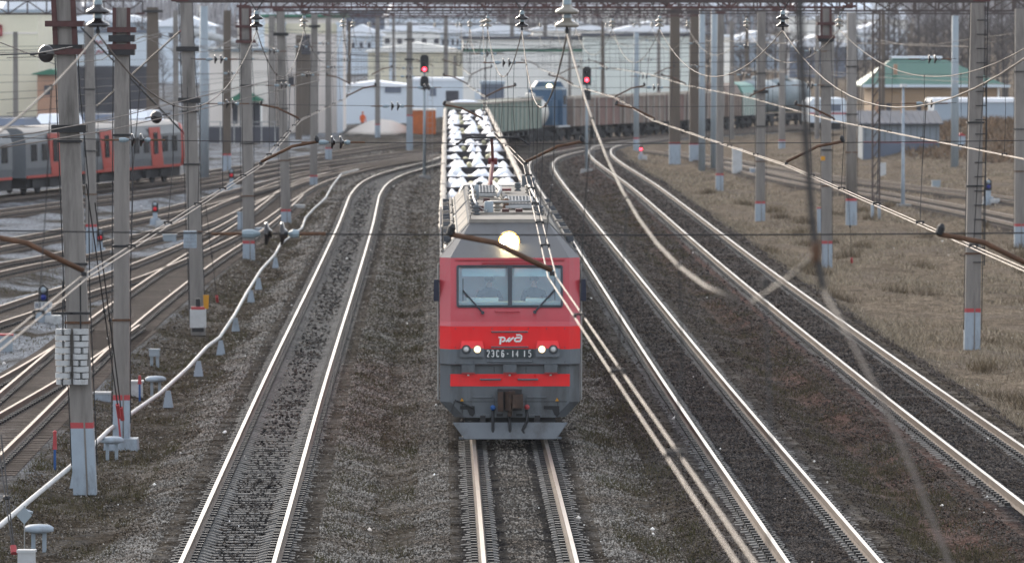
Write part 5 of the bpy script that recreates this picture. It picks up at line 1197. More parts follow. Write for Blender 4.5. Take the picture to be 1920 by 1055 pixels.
# ---------------------------------------------------------------- white air pipe on the ground
pp = [(-40, 1010), (0, 985), (55, 938), (140, 868), (205, 805), (250, 772), (300, 737), (352, 690), (388, 650), (412, 632), (440, 590), (462, 550), (490, 505), (515, 478), (527, 456), (548, 440), (566, 428), (573, 408), (590, 390), (610, 372), (622, 350), (640, 326), (672, 318)]
zz = [.12, .12, .1, .12, .1, .12, .1, .13, .1, .1, .12, .1, .1, .1, .1, .1, .1, .1, .1, .1, .15, .2, .2]
t = thing('white_pipe', 'long white pipe winding along the ground on low stands at left', 'pipe', G(300, 737, 0)); o = t.location
mb = MB(); mb.tube([G(a, b, z) - o for (a, b), z in zip(pp, zz)], .05, 10); mb.build('pipe', M['paint_white'], t, True)
for a, b in ((390, 664), (430, 618), (290, 757), (362, 700), (474, 540), (120, 905), (462, 565), (505, 500)):
    c = G(a, b, -.4); c2 = min((G(q, w, .1) for q, w in [(pp[i][0] * (1 - u) + pp[i + 1][0] * u, pp[i][1] * (1 - u) + pp[i + 1][1] * u) for i in range(len(pp) - 1) for u in (0, .25, .5, .75)]), key=lambda v: (v.xy - c.xy).length)
    mb = MB(); mb.box((c2.x - o.x + .03, c2.y - o.y, -.20), (.26, .24, .42), tx=.45, ty=.5); mb.build('stand', M['paint_white_blue'], t)
# small track side things
def boxthing(px, py, lab, w, h, name, cat, m, lid=None, legs=False, z=-.42):
    b = G(px, py, z); t = thing(name, lab, cat, (b.x, b.y, z), R.uniform(-.1, .1)); g_ = .34 if legs else 0
    mb = MB(); mb.box((0, 0, g_ + (h - g_) / 2), (w, w * .7, h - g_), tx=.96, ty=.96); mb.build('case', M[m], t)
    mb = MB(); mb.box((0, 0, h + .02), (w * 1.08, w * .78, .05)); mb.build('lid', M[lid or m], t)
    if legs:
        for d in (-.3, .3): k = MB(); k.box((d * w, 0, g_ / 2), (.08, .08, g_ + .04)); k.build('leg', M[m], t)
    return t
def mushroom(px, py, lab):
    b = G(px, py, -.42); t = thing('cable_post', lab, 'cable post', (b.x, b.y, -.42))
    mb = MB(); mb.lathe([(.10, .36), (.27, .40), (.27, .47), (.2, .51), (.01, .53)], n=16); mb.build('round_top', M['paint_white_blue'], t, True)
    for d in (-.1, .1): k = MB(); k.box((d, 0, .19), (.07, .1, .38)); k.build('leg', M['paint_white_blue'], t)
mushroom(73, 1036, 'round topped white cable post on two legs at the lower left corner'); mushroom(292, 742, 'round topped white cable post beside the white pipe and foundation block'); mushroom(210, 862, 'small white cable post in front of the foundation block')
boxthing(192, 764, 'grey white box between the leaning pole and the foundation block', .42, .36, 'ground_box', 'box', 'paint_white_blue', 'paint_white')
boxthing(248, 745, 'white point motor cover behind the pole on the foundation block', .55, .4, 'point_motor', 'point motor', 'paint_white')
boxthing(50, 1066, 'small white box at the bottom edge near the red tensioner', .3, .3, 'ground_box', 'box', 'paint_white')
boxthing(290, 690, 'small pale sheet metal box on thin legs beside the smooth left pole', .28, .5, 'ground_box', 'box', 'steel_pale', legs=True)
boxthing(1382, 332, 'tall white cabinet with a red line in the right grass', .62, 1.75, 'white_cabinet', 'cabinet', 'paint_white')
boxthing(1415, 330, 'low pale block beside the tall white cabinet', .6, .45, 'ground_box', 'box', 'paint_white_blue')
boxthing(1655, 330, 'small white cabinet at the foot of the shed', .4, .8, 'white_cabinet', 'cabinet', 'paint_white')
boxthing(1755, 352, 'pale box between the right yard rails', .5, .4, 'ground_box', 'box', 'steel_pale')
boxthing(455, 440, 'pale cabinet with a red lamp at the foot of the red banded left pole', .45, 1.0, 'pale_cabinet', 'cabinet', 'paint_white_blue')
boxthing(488, 445, 'low pale trackside box right of the red banded left pole', .5, .4, 'ground_box', 'box', 'paint_white_blue')
boxthing(560, 398, 'pale point machine cover at the first bend of the white pipe', .6, .35, 'point_motor', 'point motor', 'paint_white')
boxthing(318, 462, 'grey cabinet among the yard tracks behind the smooth pole', .6, .5, 'pale_cabinet', 'cabinet', 'steel_pale')
boxthing(8, 660, 'grey box with red handle at the left edge', .5, .5, 'ground_box', 'box', 'steel_pale', 'paint_red')
boxthing(1536, 442, 'striped pale marker box with red cap beside the middle red banded pole', .24, 1.25, 'marker_post', 'marker post', 'paint_white_blue', 'paint_red')
# foundation block
c = p2.location; t = thing('foundation_block', 'white concrete foundation block under the smooth left pole', 'foundation', (c.x, c.y - .15, -.45)); mb = MB(); mb.box((0, .1, .14), (.78, .7, .3), tx=.95, ty=.95); mb.build('block', M['paint_white_blue'], t); mb = MB(); mb.bar((.0, -.3, .3), (-.06, -.32, .95), .04); mb.build('red_lever', M['paint_red'], t)
# posts and signs
b = G(103, 892, -.42); t = thing('marker_post', 'thin blue post with a red top beside the white pipe', 'marker post', b); mb = MB(); mb.box((0, 0, .28), (.05, .05, .6)); mb.build('shaft', M['blue_paint'], t); mb = MB(); mb.box((0, 0, .74), (.09, .06, .34), tx=.7); mb.lathe([(.04, 0), (.045, .05), (.01, .08)], (0, 0, .9), n=8); mb.build('red_top', M['paint_red'], t)
b = G(46, 1040, -.42); t = thing('diamond_sign', 'pale diamond shaped plate on a thin rod at the lower left', 'sign', b); mb = MB(); mb.box((0, 0, .45), (.02, .02, .9)); mb.build('rod', M['galv'], t); mb = MB(); mb.prism([(-.14, .72), (0, .56), (.14, .72), (0, .88)], -.03, -.015); mb.build('plate', M['steel_pale'], t)
b = G(46, 972, -.42); t = thing('cable_marker', 'flat white cap on a low stub touching the white pipe', 'cable post', b); mb = MB(); mb.lathe([(.16, .1), (.17, .14), (.02, .2)], n=12); mb.build('round_top', M['paint_white_blue'], t); mb = MB(); mb.lathe([(.05, 0), (.05, .12)], n=8); mb.build('stub', M['paint_white_blue'], t)
b = G(285, 745, -.42); t = thing('red_valve', 'small red valve on a blue stub behind the white pipe', 'valve', G(262, 752, -.42)); mb = MB(); mb.box((0, 0, .25), (.05, .05, .5)); mb.build('stub', M['blue_paint'], t); mb = MB(); mb.box((0, 0, .55), (.1, .08, .22), tx=.6); mb.build('head', M['paint_red'], t)
# counterweights on the leaning pole: two stacks of slotted white weights
for i, px in enumerate((118, 151)):
    Z = p1.location.y - .28; top = P(px, 612, Z); s = F / Z
    t = thing('weight_stack', ('left', 'right')[i] + ' stack of white slotted counterweights hung before the leaning pole', 'counterweight', (top.x, Z, P(px, 720, Z).z))
    mb = MB(); n = 9; hh = 106 / s
    mb.tube([(0, 0, -.02), (0, 0, hh + .95)], .016, 6); mb.build('rod', M['black_iron'], t)
    for k in range(n):
        z = hh * k / n; m_ = MB(); w = .152 + R.uniform(-.008, .008); ox_ = R.uniform(-.016, .016); a = -PI / 2 + R.uniform(-.25, .25) + (PI if (k + i) % 2 else 0); q = []
        for j in range(16):
            th = .2 + j / 15 * (2 * PI - .4); q.append((ox_ + w * math.cos(th + a), w * math.sin(th + a)))
        q.append((.03 * math.cos(a), .03 * math.sin(a)))
        zt_ = z + hh / n - .022; K = len(q)
        m_.add([(x, y, z) for x, y in q] + [(x, y, zt_) for x, y in q], [tuple(range(K))[::-1], tuple(range(K, 2 * K))] + [(j, (j + 1) % K, (j + 1) % K + K, j + K) for j in range(K)])
        m_.build('weight', M['paint_white'], t)
    mb = MB(); mb.bar((-.2, -.1, hh + .3), (.2, -.1, hh + .3), .05); mb.build('guide_bar', M['black_iron'], t)
# switch box on the third pole
p = P(372, 620, 168.4); t = thing('switch_box', 'white metal switch box with a red stripe fixed to the third left pole', 'switch box', (p.x, 168.2, p.z)); s = F / 168.4
mb = MB(); mb.box((0, 0, 24 / s), (30 / s, .3, 34 / s)); mb.build('case', M['paint_white'], t); mb = MB(); mb.box((0, -.005, 43.5 / s), (25 / s, .3, 5 / s)); mb.build('red_stripe', M['paint_red'], t)
mb = MB(); mb.box((0, 0, 3 / s), (22 / s, .25, 8 / s)); mb.build('cable_tray', M['black_iron'], t); mb = MB(); mb.box((0, .05, 53 / s), (8 / s, .2, 16 / s)); mb.build('drive_motor', M['black_iron'], t); mb = MB(); mb.box((15 / s, -.02, 55 / s), (9 / s, .04, 26 / s), tx=1.2); mb.build('yellow_sign', M['yellow'], t)
mb = MB(); mb.tube([(-.25, 0, .3), (-.27, 0, 2), (-.3, .1, 7.2)], .015, 5); mb.build('conduit', M['black_iron'], t)
p = P(357, 448, 168.4); t = thing('pole_box', 'pale ribbed box fixed higher on the third left pole', 'box', (p.x, 168.2, p.z)); mb = MB(); mb.box((0, 0, 0), (24 / s, .25, 32 / s)); 
for k in range(4): mb.box((0, -.01, (-11 + 7 * k) / s), (25 / s, .26, 1.2 / s), 1)
mb.build('case', [M['paint_white_blue'], M['steel_pale']], t)
p = P(750, 300, 295); t = thing('orange_beacon', 'small orange block on a pole in the right grass', 'beacon', P(1543, 297, 215)); mb = MB(); mb.box((0, 0, 0), (.16, .12, .16)); mb.build('case', M['yellow'], t)
# ---------------------------------------------------------------- buildings
def bx(px0, px1, Z): return (px0 - VX) / F * Z, (px1 - VX) / F * Z
def zz_(py, Z): return H - (py - VY) * Z / F
def building(label, px0, px1, py_top, Z, m, roofm, depth=14, eave=.4, wins=(), gable=None, parapet=True, name='building', cat='building', zb=-.6, band=None, rz=0.0):
    x0, x1 = bx(px0, px1, Z); zt = zz_(py_top, Z); t = thing(name, label, cat, ((x0 + x1) / 2, Z, zb), rz); w = x1 - x0; h = zt - zb
    mb = MB(); mb.box((0, depth / 2, h / 2), (w, depth, h)); mb.build('wall', M[m], t)
    mb = MB()
    if gable: mb.prism([(-w / 2 - eave, h), (0, h + gable), (w / 2 + eave, h), (w / 2 + eave, h + .02 - .3), (0, h + gable - .3), (-w / 2 - eave, h - .28)][:3] + [(w / 2 + eave, h - .15), (-w / 2 - eave, h - .15)], -eave, depth + eave)
    else: mb.box((0, depth / 2, h + .16), (w + 2 * eave, depth + 2 * eave, .32))
    mb.build('roof', M[roofm], t)
    if band:
        mb = MB(); mb.box((0, -.03, h - band[0]), (w + .02, .06, band[1])); mb.build('trim', M[band[2]], t)
    for a, b, c, d, wm in wins:      # pixel rectangles
        X0, X1 = bx(a, b, Z); z0, z1 = zz_(d, Z), zz_(c, Z); cx_ = (X0 + X1) / 2 - t.location.x
        mb = MB(); mb.box((cx_, -.02, (z0 + z1) / 2 - zb), (X1 - X0, .1, z1 - z0)); f_ = mb.build('window', M[wm], t)
    return t
building('cream clad building at the left edge with a red letter on it', -90, 72, 24, 610, 'wall_cream', 'wall_blue', 30, .3, band=(2.2, .18, 'wall_pinkish'))
t = thing('wall_letter', 'red letter on the cream building at the left edge', 'sign', (bx(1, 2, 609)[0], 609.8, zz_(58, 609))); mb = MB(); mb.box((-.2, 0, .5), (.7, .12, .35)); mb.box((.1, 0, 0), (.3, .12, 1.2)); mb.box((-.2, 0, -.5), (.6, .12, .3)); mb.build('letter', M['paint_red'], t)
building('brown house with a green eave beside the cream building', 71, 122, 138, 596, 'wall_brown', 'trim_green', 12, .5, wins=((84, 96, 160, 178, 'wall_dark'),), gable=.5)
bb = building('long ice blue hoarding with red lettering above dark walls', 72, 285, 62, 640, 'wall_ice', 'roof_blue', 16, .2)
X0, X1 = bx(72, 285, 640); mb = MB(); h = zz_(124, 640) + .6; mb.box((0, -.15, h / 2), (X1 - X0 + .1, .3, h)); mb.build('lower_wall', M['wall_dark'], bb)
for i, (a, c, w_) in enumerate(((179, 80, 16), (182, 98, 20))):
    xx = bx(a, a + w_, 640); zc = zz_(c, 640); mb = MB(); L_ = xx[1] - xx[0]; cx_ = xx[0] - bb.location.x
    for k in range(4): mb.bar((cx_ + k * L_ / 4, -.08, zc + .6 + (.22 if k % 2 else -.2)), (cx_ + (k + .8) * L_ / 4, -.08, zc + .6 + (-.2 if k % 2 else .22)), .2, .1)
    mb.build('red_lettering', M['paint_red'], bb)
building('low cream block with a sloping white pipe on its roof', 393, 502, 97, 505, 'wall_pinkish', 'steel_pale', 16, .3, wins=((436, 446, 192, 232, 'wall_dark'), (455, 463, 192, 232, 'wall_dark'), (474, 490, 192, 238, 'wall_dark')))
xx = bx(362, 462, 503); t = thing('roof_duct', 'sloping shiny white duct above the low cream block', 'duct', (xx[0], 503, 0)); mb = MB(); mb.tube([(0, 0, zz_(60, 503)), (xx[1] - xx[0], 0, zz_(84, 503))], .35, 10); mb.build('duct', M['paint_white'], t)
mb = MB()
for u in (.15, .5, .85): mb.bar(((xx[1] - xx[0]) * u, .2, zz_(60 + 24 * u, 503) - .2), ((xx[1] - xx[0]) * u, 2.2, zz_(99, 503) + .3), .12)
mb.build('strut', M['galv'], t)
xx = bx(428, 494, 503); t = thing('porch', 'green gabled porch on the low cream block', 'porch', ((xx[0] + xx[1]) / 2, 503.2, 0)); w = xx[1] - xx[0]; mb = MB(); mb.prism([(-w / 2, zz_(187, 503)), (0, zz_(168, 503)), (w / 2, zz_(187, 503)), (w / 2, zz_(189, 503)), (-w / 2, zz_(189, 503))], -1.8, 1.6); mb.build('roof', M['trim_green'], t); mb = MB()
for d in (-.46, .46): mb.box((d * w, -1.5, zz_(189, 503) / 2 - .2), (.16, .16, zz_(189, 503) + .4))
mb.build('post', M['wall_white'], t)
tb = building('tall cream block with green roof edge and one dark window', 497, 642, 34, 515, 'wall_pinkish', 'trim_green', 22, .35, wins=((560, 582, 66, 102, 'wall_dark'), (541, 552, 142, 160, 'wall_dark')), band=(.95, .9, 'wall_cream'))
for a in (485, 524, 632):
    xx = bx(a, a + 11, 513.5); t = thing('white_pilaster', f'white square column on the tall cream block, {("left corner", "middle", "right corner")[(485, 524, 632).index(a)]}', 'column', ((xx[0] + xx[1]) / 2, 514.2, -.5)); mb = MB(); mb.box((0, 0, 4.9), (xx[1] - xx[0], .8, 9.9)); mb.box((0, 0, 9.9), (xx[1] - xx[0] + .2, 1.0, .2)); mb.build('shaft', M['wall_ice'], t)
xx = bx(556, 594, 500); t = thing('brick_chimney', 'brownish brick block in front of the tall cream block', 'chimney', ((xx[0] + xx[1]) / 2, 505, -.4)); mb = MB(); hz = zz_(102, 505) + .4; mb.box((0, 0, hz / 2), (xx[1] - xx[0], 1.8, hz)); mb.build('shaft', M['concrete_brown'], t); mb = MB(); mb.box((0, 0, hz + .1), (xx[1] - xx[0] + .3, 2.0, .2)); mb.build('cap', M['wall_dark'], t)
building('icy blue metal shed behind the sand heap', 638, 768, 160, 560, 'wall_ice', 'roof_snow', 14, .2, wins=((722, 752, 158, 174, 'roof_blue'),), gable=.4)
building('pale blue container row left of the snowy wagons', 765, 868, 152, 600, 'wall_ice', 'roof_snow', 12, .1, wins=((806, 818, 165, 180, 'roof_blue'), (836, 860, 170, 200, 'wall_dark')))
building('cream gabled warehouse behind the tall red signal', 690, 872, 96, 660, 'wall_cream', 'wall_white', 26, .4, gable=1.0, wins=((730, 742, 92, 150, 'wall_ice'), (705, 712, 100, 150, 'wall_ice')))
building('long white warehouse with a green line behind the snowy wagons', 868, 1096, 74, 655, 'wall_white', 'roof_slate', 30, .3, band=(1.25, .35, 'trim_green'), wins=((890, 902, 168, 196, 'wall_ice'),))
building('pale mint warehouse above the brown gondolas', 1094, 1292, 68, 650, 'wall_mint', 'roof_slate', 30, .3)
building('twin grey silo block in front of the white warehouse', 902, 945, 158, 600, 'roof_blue', 'wall_blue', 6, .1)
building('small white hut beyond the slim poles', 1356, 1372, 70, 690, 'wall_white', 'roof_snow', 8, .3)
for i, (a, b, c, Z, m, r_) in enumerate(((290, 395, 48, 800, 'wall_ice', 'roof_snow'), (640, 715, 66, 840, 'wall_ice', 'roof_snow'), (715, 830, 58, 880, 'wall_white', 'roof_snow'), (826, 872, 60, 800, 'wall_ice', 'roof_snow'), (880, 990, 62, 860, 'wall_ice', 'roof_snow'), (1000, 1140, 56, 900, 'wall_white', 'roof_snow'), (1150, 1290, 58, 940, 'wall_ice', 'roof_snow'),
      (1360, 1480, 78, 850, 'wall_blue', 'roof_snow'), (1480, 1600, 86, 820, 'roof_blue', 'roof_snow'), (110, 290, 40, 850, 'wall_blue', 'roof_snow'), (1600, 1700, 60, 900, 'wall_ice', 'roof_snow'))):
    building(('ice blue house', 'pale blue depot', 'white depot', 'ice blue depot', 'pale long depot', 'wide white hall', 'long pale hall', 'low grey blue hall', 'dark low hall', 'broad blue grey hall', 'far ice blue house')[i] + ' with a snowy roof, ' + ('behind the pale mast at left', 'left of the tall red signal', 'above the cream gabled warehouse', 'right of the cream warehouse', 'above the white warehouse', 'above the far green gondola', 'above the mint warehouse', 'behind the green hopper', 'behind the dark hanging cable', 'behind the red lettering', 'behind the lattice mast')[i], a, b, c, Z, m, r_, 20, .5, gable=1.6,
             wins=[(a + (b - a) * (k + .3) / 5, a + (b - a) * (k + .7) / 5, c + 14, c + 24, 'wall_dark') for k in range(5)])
# right: green roofed house, shed, blue wall, van
Z = 545; X0, X1 = bx(1625, 1884, Z); w = X1 - X0; cxm = (X0 + X1) / 2; dep = 9.5; t = thing('green_roofed_house', 'ochre house with a green tiled hipped roof at right', 'house', (cxm, Z, -.5)); he = zz_(160, Z) + .5; hr = zz_(110, Z) + .5
mb = MB(); mb.box((0, dep / 2, he / 2), (w - 1, dep, he)); mb.build('wall', M['wall_ochre'], t)
mb = MB(); e = .6; r0, r1 = bx(1680, 1775, Z); r0 -= cxm; r1 -= cxm
E4 = [(-w / 2 - e, -e, he), (w / 2 + e * .4, -e, he), (w / 2 + e * .4, dep + e, he), (-w / 2 - e, dep + e, he)]; RR = [(r0, dep / 2, hr), (r1, dep / 2, hr)]
mb.add(E4 + RR + [(x, y, z - .12) for x, y, z in E4], [(0, 1, 5, 4), (1, 2, 5), (2, 3, 4, 5), (3, 0, 4), (0, 6, 7, 1), (1, 7, 8, 2), (2, 8, 9, 3), (3, 9, 6, 0), (6, 9, 8, 7)]); rf = mb.build('roof', M['tile_green'], t)
mb = MB(); mb.tube([(r0, dep / 2, hr + .08), (r1, dep / 2, hr + .08)], .13, 6); mb.build('ridge_cap', M['roof_snow'], rf)
mb = MB(); mb.box((0, -e - .03, he - .06), (w + 1.0, .1, .26)); mb.build('fascia', M['wall_ice'], rf); mb = MB(); mb.box((-w * .28, 1.8, he + 1.3), (.35, .35, 1.4)); mb.build('chimney', M['wall_brown'], rf)
mb = MB(); mb.lathe([(.09, 0), (.09, he - .2)], (w / 2 - .6, -.15, 0), n=8); mb.build('downpipe', M['wall_white'], t)
for d in (-.34, -.12): mb = MB(); mb.box((w * d, -.01, 1.8), (.45, .1, 1.0)); mb.build('window', M['wall_dark'], t)
Z = 395; X0, X1 = bx(1618, 1762, Z); w = X1 - X0; t = thing('grey_blue_shed', 'grey blue metal shed with a slate lean-to roof', 'shed', ((X0 + X1) / 2, Z, -.45)); h = zz_(232, Z) + .45
mb = MB(); mb.box((0, 2.4, h / 2), (w, 4.8, h)); mb.build('wall', M['shed_grey'], t); mb = MB(); mb.slab([(-w / 2 - .3, -.5, h - .05), (w / 2 + .25, -.5, h - .05), (w / 2 + .25, 5, h + .75), (-w / 2 - .3, 5, h + .75)], .08); sr = mb.build('roof', M['roof_slate'], t)
mb = MB()
for k in range(14): xk = -w / 2 - .2 + k * (w + .4) / 13; mb.bar((xk, -.5, h + .06), (xk, 5, h + .86), .07, .05)
mb.build('roof_seams', M['roof_slate'], sr); mb = MB(); mb.box((0, -.02, .75), (w - .1, .06, 1.5)); mb.build('plinth', M['roof_blue'], t); mb = MB(); mb.box((0, -.035, 1.56), (w - .1, .06, .07)); mb.build('red_line', M['paint_red'], t)
mb = MB()
for k in range(12): mb.box((-w / 2 + .2 + k * (w - .4) / 11, -.01, h / 2 + .5), (.04, .05, h - 1.4))
mb.build('seams', M['roof_grey'], t)
for k in (-.25, .08): mb = MB(); mb.box((k * w, 4.0, h + 1.0), (.22, .22, 1.0)); mb.build('flue', M['wall_brown'], t)
t = building('long pale blue wall with a bright white coping at right', 1752, 1908, 192, 470, 'wall_blue', 'roof_snow', 6, .15, name='blue_wall', cat='wall')
Z = 500; X0, X1 = bx(1517, 1590, Z); w = X1 - X0; t = thing('white_van', 'white railway van with a red line, between the slim poles at right', 'railway van', ((X0 + X1) / 2, Z, .0)); h = zz_(185, Z)
mb = MB(); mb.prism([(-w / 2, .7), (-w / 2, h - .4), (-w / 2 + .3, h), (w / 2 - .3, h), (w / 2, h - .4), (w / 2, .7)], 0, 9); mb.build('body', M['wall_ice'], t); mb = MB(); mb.box((0, -.02, 1.5), (w + .02, .06, .14)); mb.build('red_line', M['paint_red'], t)
mb = MB(); mb.box((.5, -.02, h - .8), (1.2, .06, .6)); mb.build('window', M['roof_blue'], t); mb = MB(); mb.box((0, 4.5, .4), (2.2, 8, .6)); mb.build('underframe', M['under'], t)
# orange container, sand heap, fence
Z = 505; X0, X1 = bx(767, 817, Z); w = X1 - X0; t = thing('orange_container', 'weathered orange container left of the snowy wagons', 'container', ((X0 + X1) / 2, Z, -.4)); h = zz_(207, Z) + .4; mb = MB(); mb.box((0, 3, h / 2), (w, 6, h))
for k in range(9): mb.box((-w / 2 + .12 + k * (w - .24) / 8, -.02, h / 2), (.07, .06, h - .2))
mb.build('body', M['orange_box'], t); mb = MB(); mb.box((0, 3, h + .04), (w + .1, 6.1, .1)); mb.build('roof', M['sand'], t)
b = G(715, 252, -.5); mb = MB(); mb.lathe([(3.4, 0), (2.9, .35), (1.9, .85), (1.0, 1.2), (.3, 1.35), (.02, 1.36)], n=22); mb.v = [(x + R.uniform(-.12, .12), y + R.uniform(-.12, .12), z + R.uniform(-.04, .04)) for x, y, z in mb.v]; o = mb.build('sand_heap', M['sand'], None, True); o.location = b; tag(o, 'broad pale sand heap beside the orange container', 'sand heap')
Z = 462; X0, X1 = bx(388, 542, Z); w = X1 - X0; t = thing('dark_fence', 'dark board fence with railings before the cream block', 'fence', (X0, Z, -.4)); mb = MB()
for k in range(6): mb.box((w * (k + .5) / 6, 0, .75), (w / 6 - .1, .08, 1.3))
mb.build('boards', M['wall_dark'], t); mb = MB()
for k in range(7): mb.box((w * k / 6, 0, .9), (.1, .1, 1.9))
mb.bar((0, 0, 1.8), (w, 0, 1.8), .06); mb.bar((0, 0, 1.45), (w, 0, 1.45), .06); mb.build('rails', M['galv'], t)
# ---------------------------------------------------------------- trees
def tree_mesh(h, seed, spread=.28, nb=34, fine=7, clump=None):
    r = random.Random(seed); T = MB(); C = MB()
    lean = r.uniform(-.04, .04); top = Vector((lean * h, r.uniform(-.03, .03) * h, h))
    tr = [Vector((0, 0, 0)), top * .3 + Vector((r.uniform(-.1, .1), 0, 0)), top * .62, top]
    T.tube(tr, [h * .017, h * .013, h * .008, h * .002], 6)
    for i in range(nb):
        u = r.uniform(.22, .97); p = top * u; a = r.uniform(0, 2 * PI); L = h * spread * (1.15 - u) * r.uniform(.6, 1.3) + .35; up = r.uniform(.5, 1.3)
        d = Vector((math.cos(a), math.sin(a), up)).normalized(); q = p + d * L * .5; e = q + (d + Vector((0, 0, .5))).normalized() * L * .55
        T.tube([p, q, e], [h * .006 * (1.2 - u), h * .004 * (1.2 - u) + .008, .006], 4, caps=False)
        for k in range(fine):
            s0 = p.lerp(q, r.uniform(.3, 1)) if r.random() < .5 else q.lerp(e, r.random())
            f = Vector((r.gauss(0, .7), r.gauss(0, .7), r.uniform(.2, 1.2))).normalized() * r.uniform(.35, .95) * (h / 10)
            n = f.cross(Vector((r.gauss(0, 1), r.gauss(0, 1), .1))).normalized() * .018 * (h / 10 + .4)
            C.add([s0 - n, s0 + n, s0 + f], [(0, 1, 2)]); g_ = s0 + f * .55; f2 = f + Vector((r.gauss(0, .35), r.gauss(0, .35), r.gauss(0, .2))); C.add([g_ - n * .7, g_ + n * .7, g_ + f2 * .6], [(0, 1, 2)])
    return T, C
protos = [(lambda T, C: (T.mesh('trunk', M['bark']), C.mesh('crown', M['twig'])))(*tree_mesh(h, 40 + i, sp)) for i, (h, sp) in enumerate(((13, .26), (11, .34), (14, .2), (9, .4)))]
def tree(x, y, k, sc, label, group):
    z, _ = height(np.array([[x, y]])); t = thing('bare_tree', label, 'tree', (x, y, float(z[0]) - .1), R.uniform(0, 6.28), group); t.scale = (sc, sc, sc)
    for me, n in zip(protos[k], ('trunk', 'crown')):
        o = bpy.data.objects.new(n, me); COL.objects.link(o); o.parent = t
for i in range(26):
    px = 1640 + 290 * (i + R.uniform(.1, .9)) / 26; Z = R.uniform(590, 720); tree((px - VX) / F * Z, Z, R.choice((0, 0, 1, 2)), R.uniform(.85, 1.25), 'bare grey brown tree in the wood behind the green roofed house', 'bare trees behind the green roofed house')
for i in range(16):
    px = 1290 + 350 * (i + R.uniform(.1, .9)) / 16; Z = R.uniform(700, 820); tree((px - VX) / F * Z, Z, R.choice((0, 1, 2, 3)), R.uniform(.7, 1.05), 'bare tree in the hazy row above the tank wagons', 'bare trees above the tank wagons')
for i in range(12):
    px = 75 + 330 * (i + R.uniform(.1, .9)) / 12; Z = R.uniform(680, 780); tree((px - VX) / F * Z, Z, R.choice((0, 1, 3)), R.uniform(.75, 1.05), 'bare tree rising behind the long ice blue hoarding', 'bare trees behind the hoarding')
# far wood on the rising ground: one mass of countless crowns
n = 42000; u = NR.random(n); Y = 985 + 700 * u ** .8; X = (NR.uniform(-120, 2040, n) - VX) / F * Y
zg, _ = height(np.stack([X, Y], 1)); hh = NR.uniform(3, 12.5, n); a = NR.uniform(0, PI, n); wd = NR.uniform(.12, .4, n); zt = NR.uniform(0, .45, n)
lx1, lx2 = NR.normal(0, .9, n), NR.normal(0, .9, n)
co = np.stack([np.stack([X - np.cos(a) * wd, Y - np.sin(a) * wd, zg + hh * zt], 1), np.stack([X + np.cos(a) * wd, Y + np.sin(a) * wd, zg + hh * zt], 1), np.stack([X + lx1, Y + lx2, zg + hh], 1)], 1).reshape(-1, 3)
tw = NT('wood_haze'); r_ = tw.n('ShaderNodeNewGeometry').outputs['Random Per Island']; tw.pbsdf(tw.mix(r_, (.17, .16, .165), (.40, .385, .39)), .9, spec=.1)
o = np_mesh('far_wood', co, np.arange(n * 3).reshape(-1, 3), [tw.m]); tag(o, 'far bare wood on the rising ground behind the yard', 'wood', kind='stuff')
# far roofs scattered over the rising ground between the crowns
q = 0
for i in range(60):
    px = R.uniform(-20, 1660); Z = R.uniform(960, 1450); x = (px - VX) / F * Z; z, _ = height(np.array([[x, Z]])); w = R.uniform(9, 22); h = R.uniform(4, 7)
    t = thing('far_house', 'small far house with a snowy roof on the wooded rise', 'house', (x, Z, float(z[0]) - 1), R.uniform(-.3, .3), 'far houses on the wooded rise')
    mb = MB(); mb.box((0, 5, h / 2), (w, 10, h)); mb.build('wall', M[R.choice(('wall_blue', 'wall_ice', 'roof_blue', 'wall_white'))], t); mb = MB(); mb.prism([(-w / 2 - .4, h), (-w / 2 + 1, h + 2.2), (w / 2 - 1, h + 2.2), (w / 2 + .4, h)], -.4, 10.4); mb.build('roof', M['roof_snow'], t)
# scrubby embankment at right
q = rect(26000, 32, 52, 340, 470); q = q[np.exp(-(((q[:, 0] - 41) / 9) ** 2 + ((q[:, 1] - 415) / 38) ** 2)) > .25]
grass('embankment_scrub', 'dark brown scrub on the bank below the pale blue wall', q, .5, [grass_mat('scrub', (.05, .038, .03), (.19, .13, .085), (.10, .075, .055))], .02)
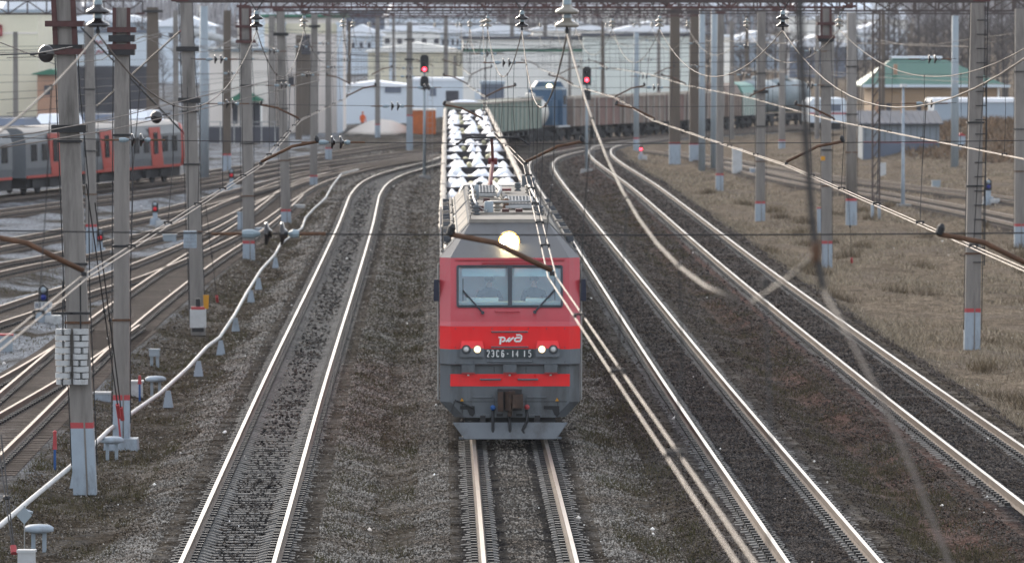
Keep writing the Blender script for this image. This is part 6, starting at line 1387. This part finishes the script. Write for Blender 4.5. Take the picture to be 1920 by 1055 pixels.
# ---------------------------------------------------------------- air, sky, sun, camera
HAZE = 0.00008
if HAZE:
    mb = MB(); mb.box((0, 1000, 24), (3400, 2100, 52)); hz = mb.build('haze', []); hz['kind'] = 'stuff'
    hm = bpy.data.materials.new('haze_air'); hm.use_nodes = True; nt = hm.node_tree; nt.nodes.clear(); ou = nt.nodes.new('ShaderNodeOutputMaterial'); pv = nt.nodes.new('ShaderNodeVolumePrincipled')
    pv.inputs['Color'].default_value = (.86, .90, .97, 1); pv.inputs['Density'].default_value = HAZE; pv.inputs['Anisotropy'].default_value = .0; nt.links.new(pv.outputs[0], ou.inputs['Volume']); hz.data.materials.append(hm)
SUN_EL, SUN_AZ = math.radians(20), math.radians(-22)      # low sun ahead of the camera, a little to the left
w = bpy.data.worlds.new('World'); SC.world = w; w.use_nodes = True; nt = w.node_tree; bg = nt.nodes['Background']
sk = nt.nodes.new('ShaderNodeTexSky'); sk.sky_type = 'NISHITA'; sk.sun_disc = False; sk.sun_elevation = SUN_EL; sk.sun_rotation = SUN_AZ; sk.dust_density = 2.5; sk.air_density = 1.0; sk.ozone_density = 1.0; sk.altitude = 100
hs = nt.nodes.new('ShaderNodeHueSaturation'); hs.inputs['Saturation'].default_value = .55
nt.links.new(sk.outputs[0], hs.inputs['Color']); mx = nt.nodes.new('ShaderNodeMix'); mx.data_type = 'RGBA'; mx.inputs['Factor'].default_value = .6; mx.inputs['B'].default_value = (3.4, 3.6, 4.0, 1)   # even overcast veil over the sky
nt.links.new(hs.outputs[0], mx.inputs['A']); nt.links.new(mx.outputs['Result'], bg.inputs['Color']); bg.inputs['Strength'].default_value = .13
ld = bpy.data.lights.new('sun', 'SUN'); ld.energy = 0.8; ld.angle = math.radians(16); ld.color = (1, .86, .70); so = bpy.data.objects.new('sun', ld); COL.objects.link(so)
sd = Vector((math.sin(SUN_AZ) * math.cos(SUN_EL), math.cos(SUN_AZ) * math.cos(SUN_EL), math.sin(SUN_EL))); so.rotation_euler = sd.to_track_quat('Z', 'Y').to_euler(); so.location = (0, 100, 60)
cd = bpy.data.cameras.new('camera'); cam = bpy.data.objects.new('camera', cd); COL.objects.link(cam); SC.camera = cam
cam.location = (0, 0, H); cam.rotation_euler = CAM_ROT; cd.sensor_width = 36; cd.lens = 36 * F / 1920; cd.clip_start = .5; cd.clip_end = 6000
cd.dof.use_dof = True; cd.dof.focus_distance = 98; cd.dof.aperture_fstop = 3.8
SC.view_settings.view_transform = 'Standard'; SC.view_settings.look = 'None'; SC.view_settings.gamma = 1; SC.view_settings.use_curve_mapping = False; SC.view_settings.exposure = 1.6
SC.cycles.use_denoising = True; SC.cycles.max_bounces = 6; SC.cycles.transparent_max_bounces = 12
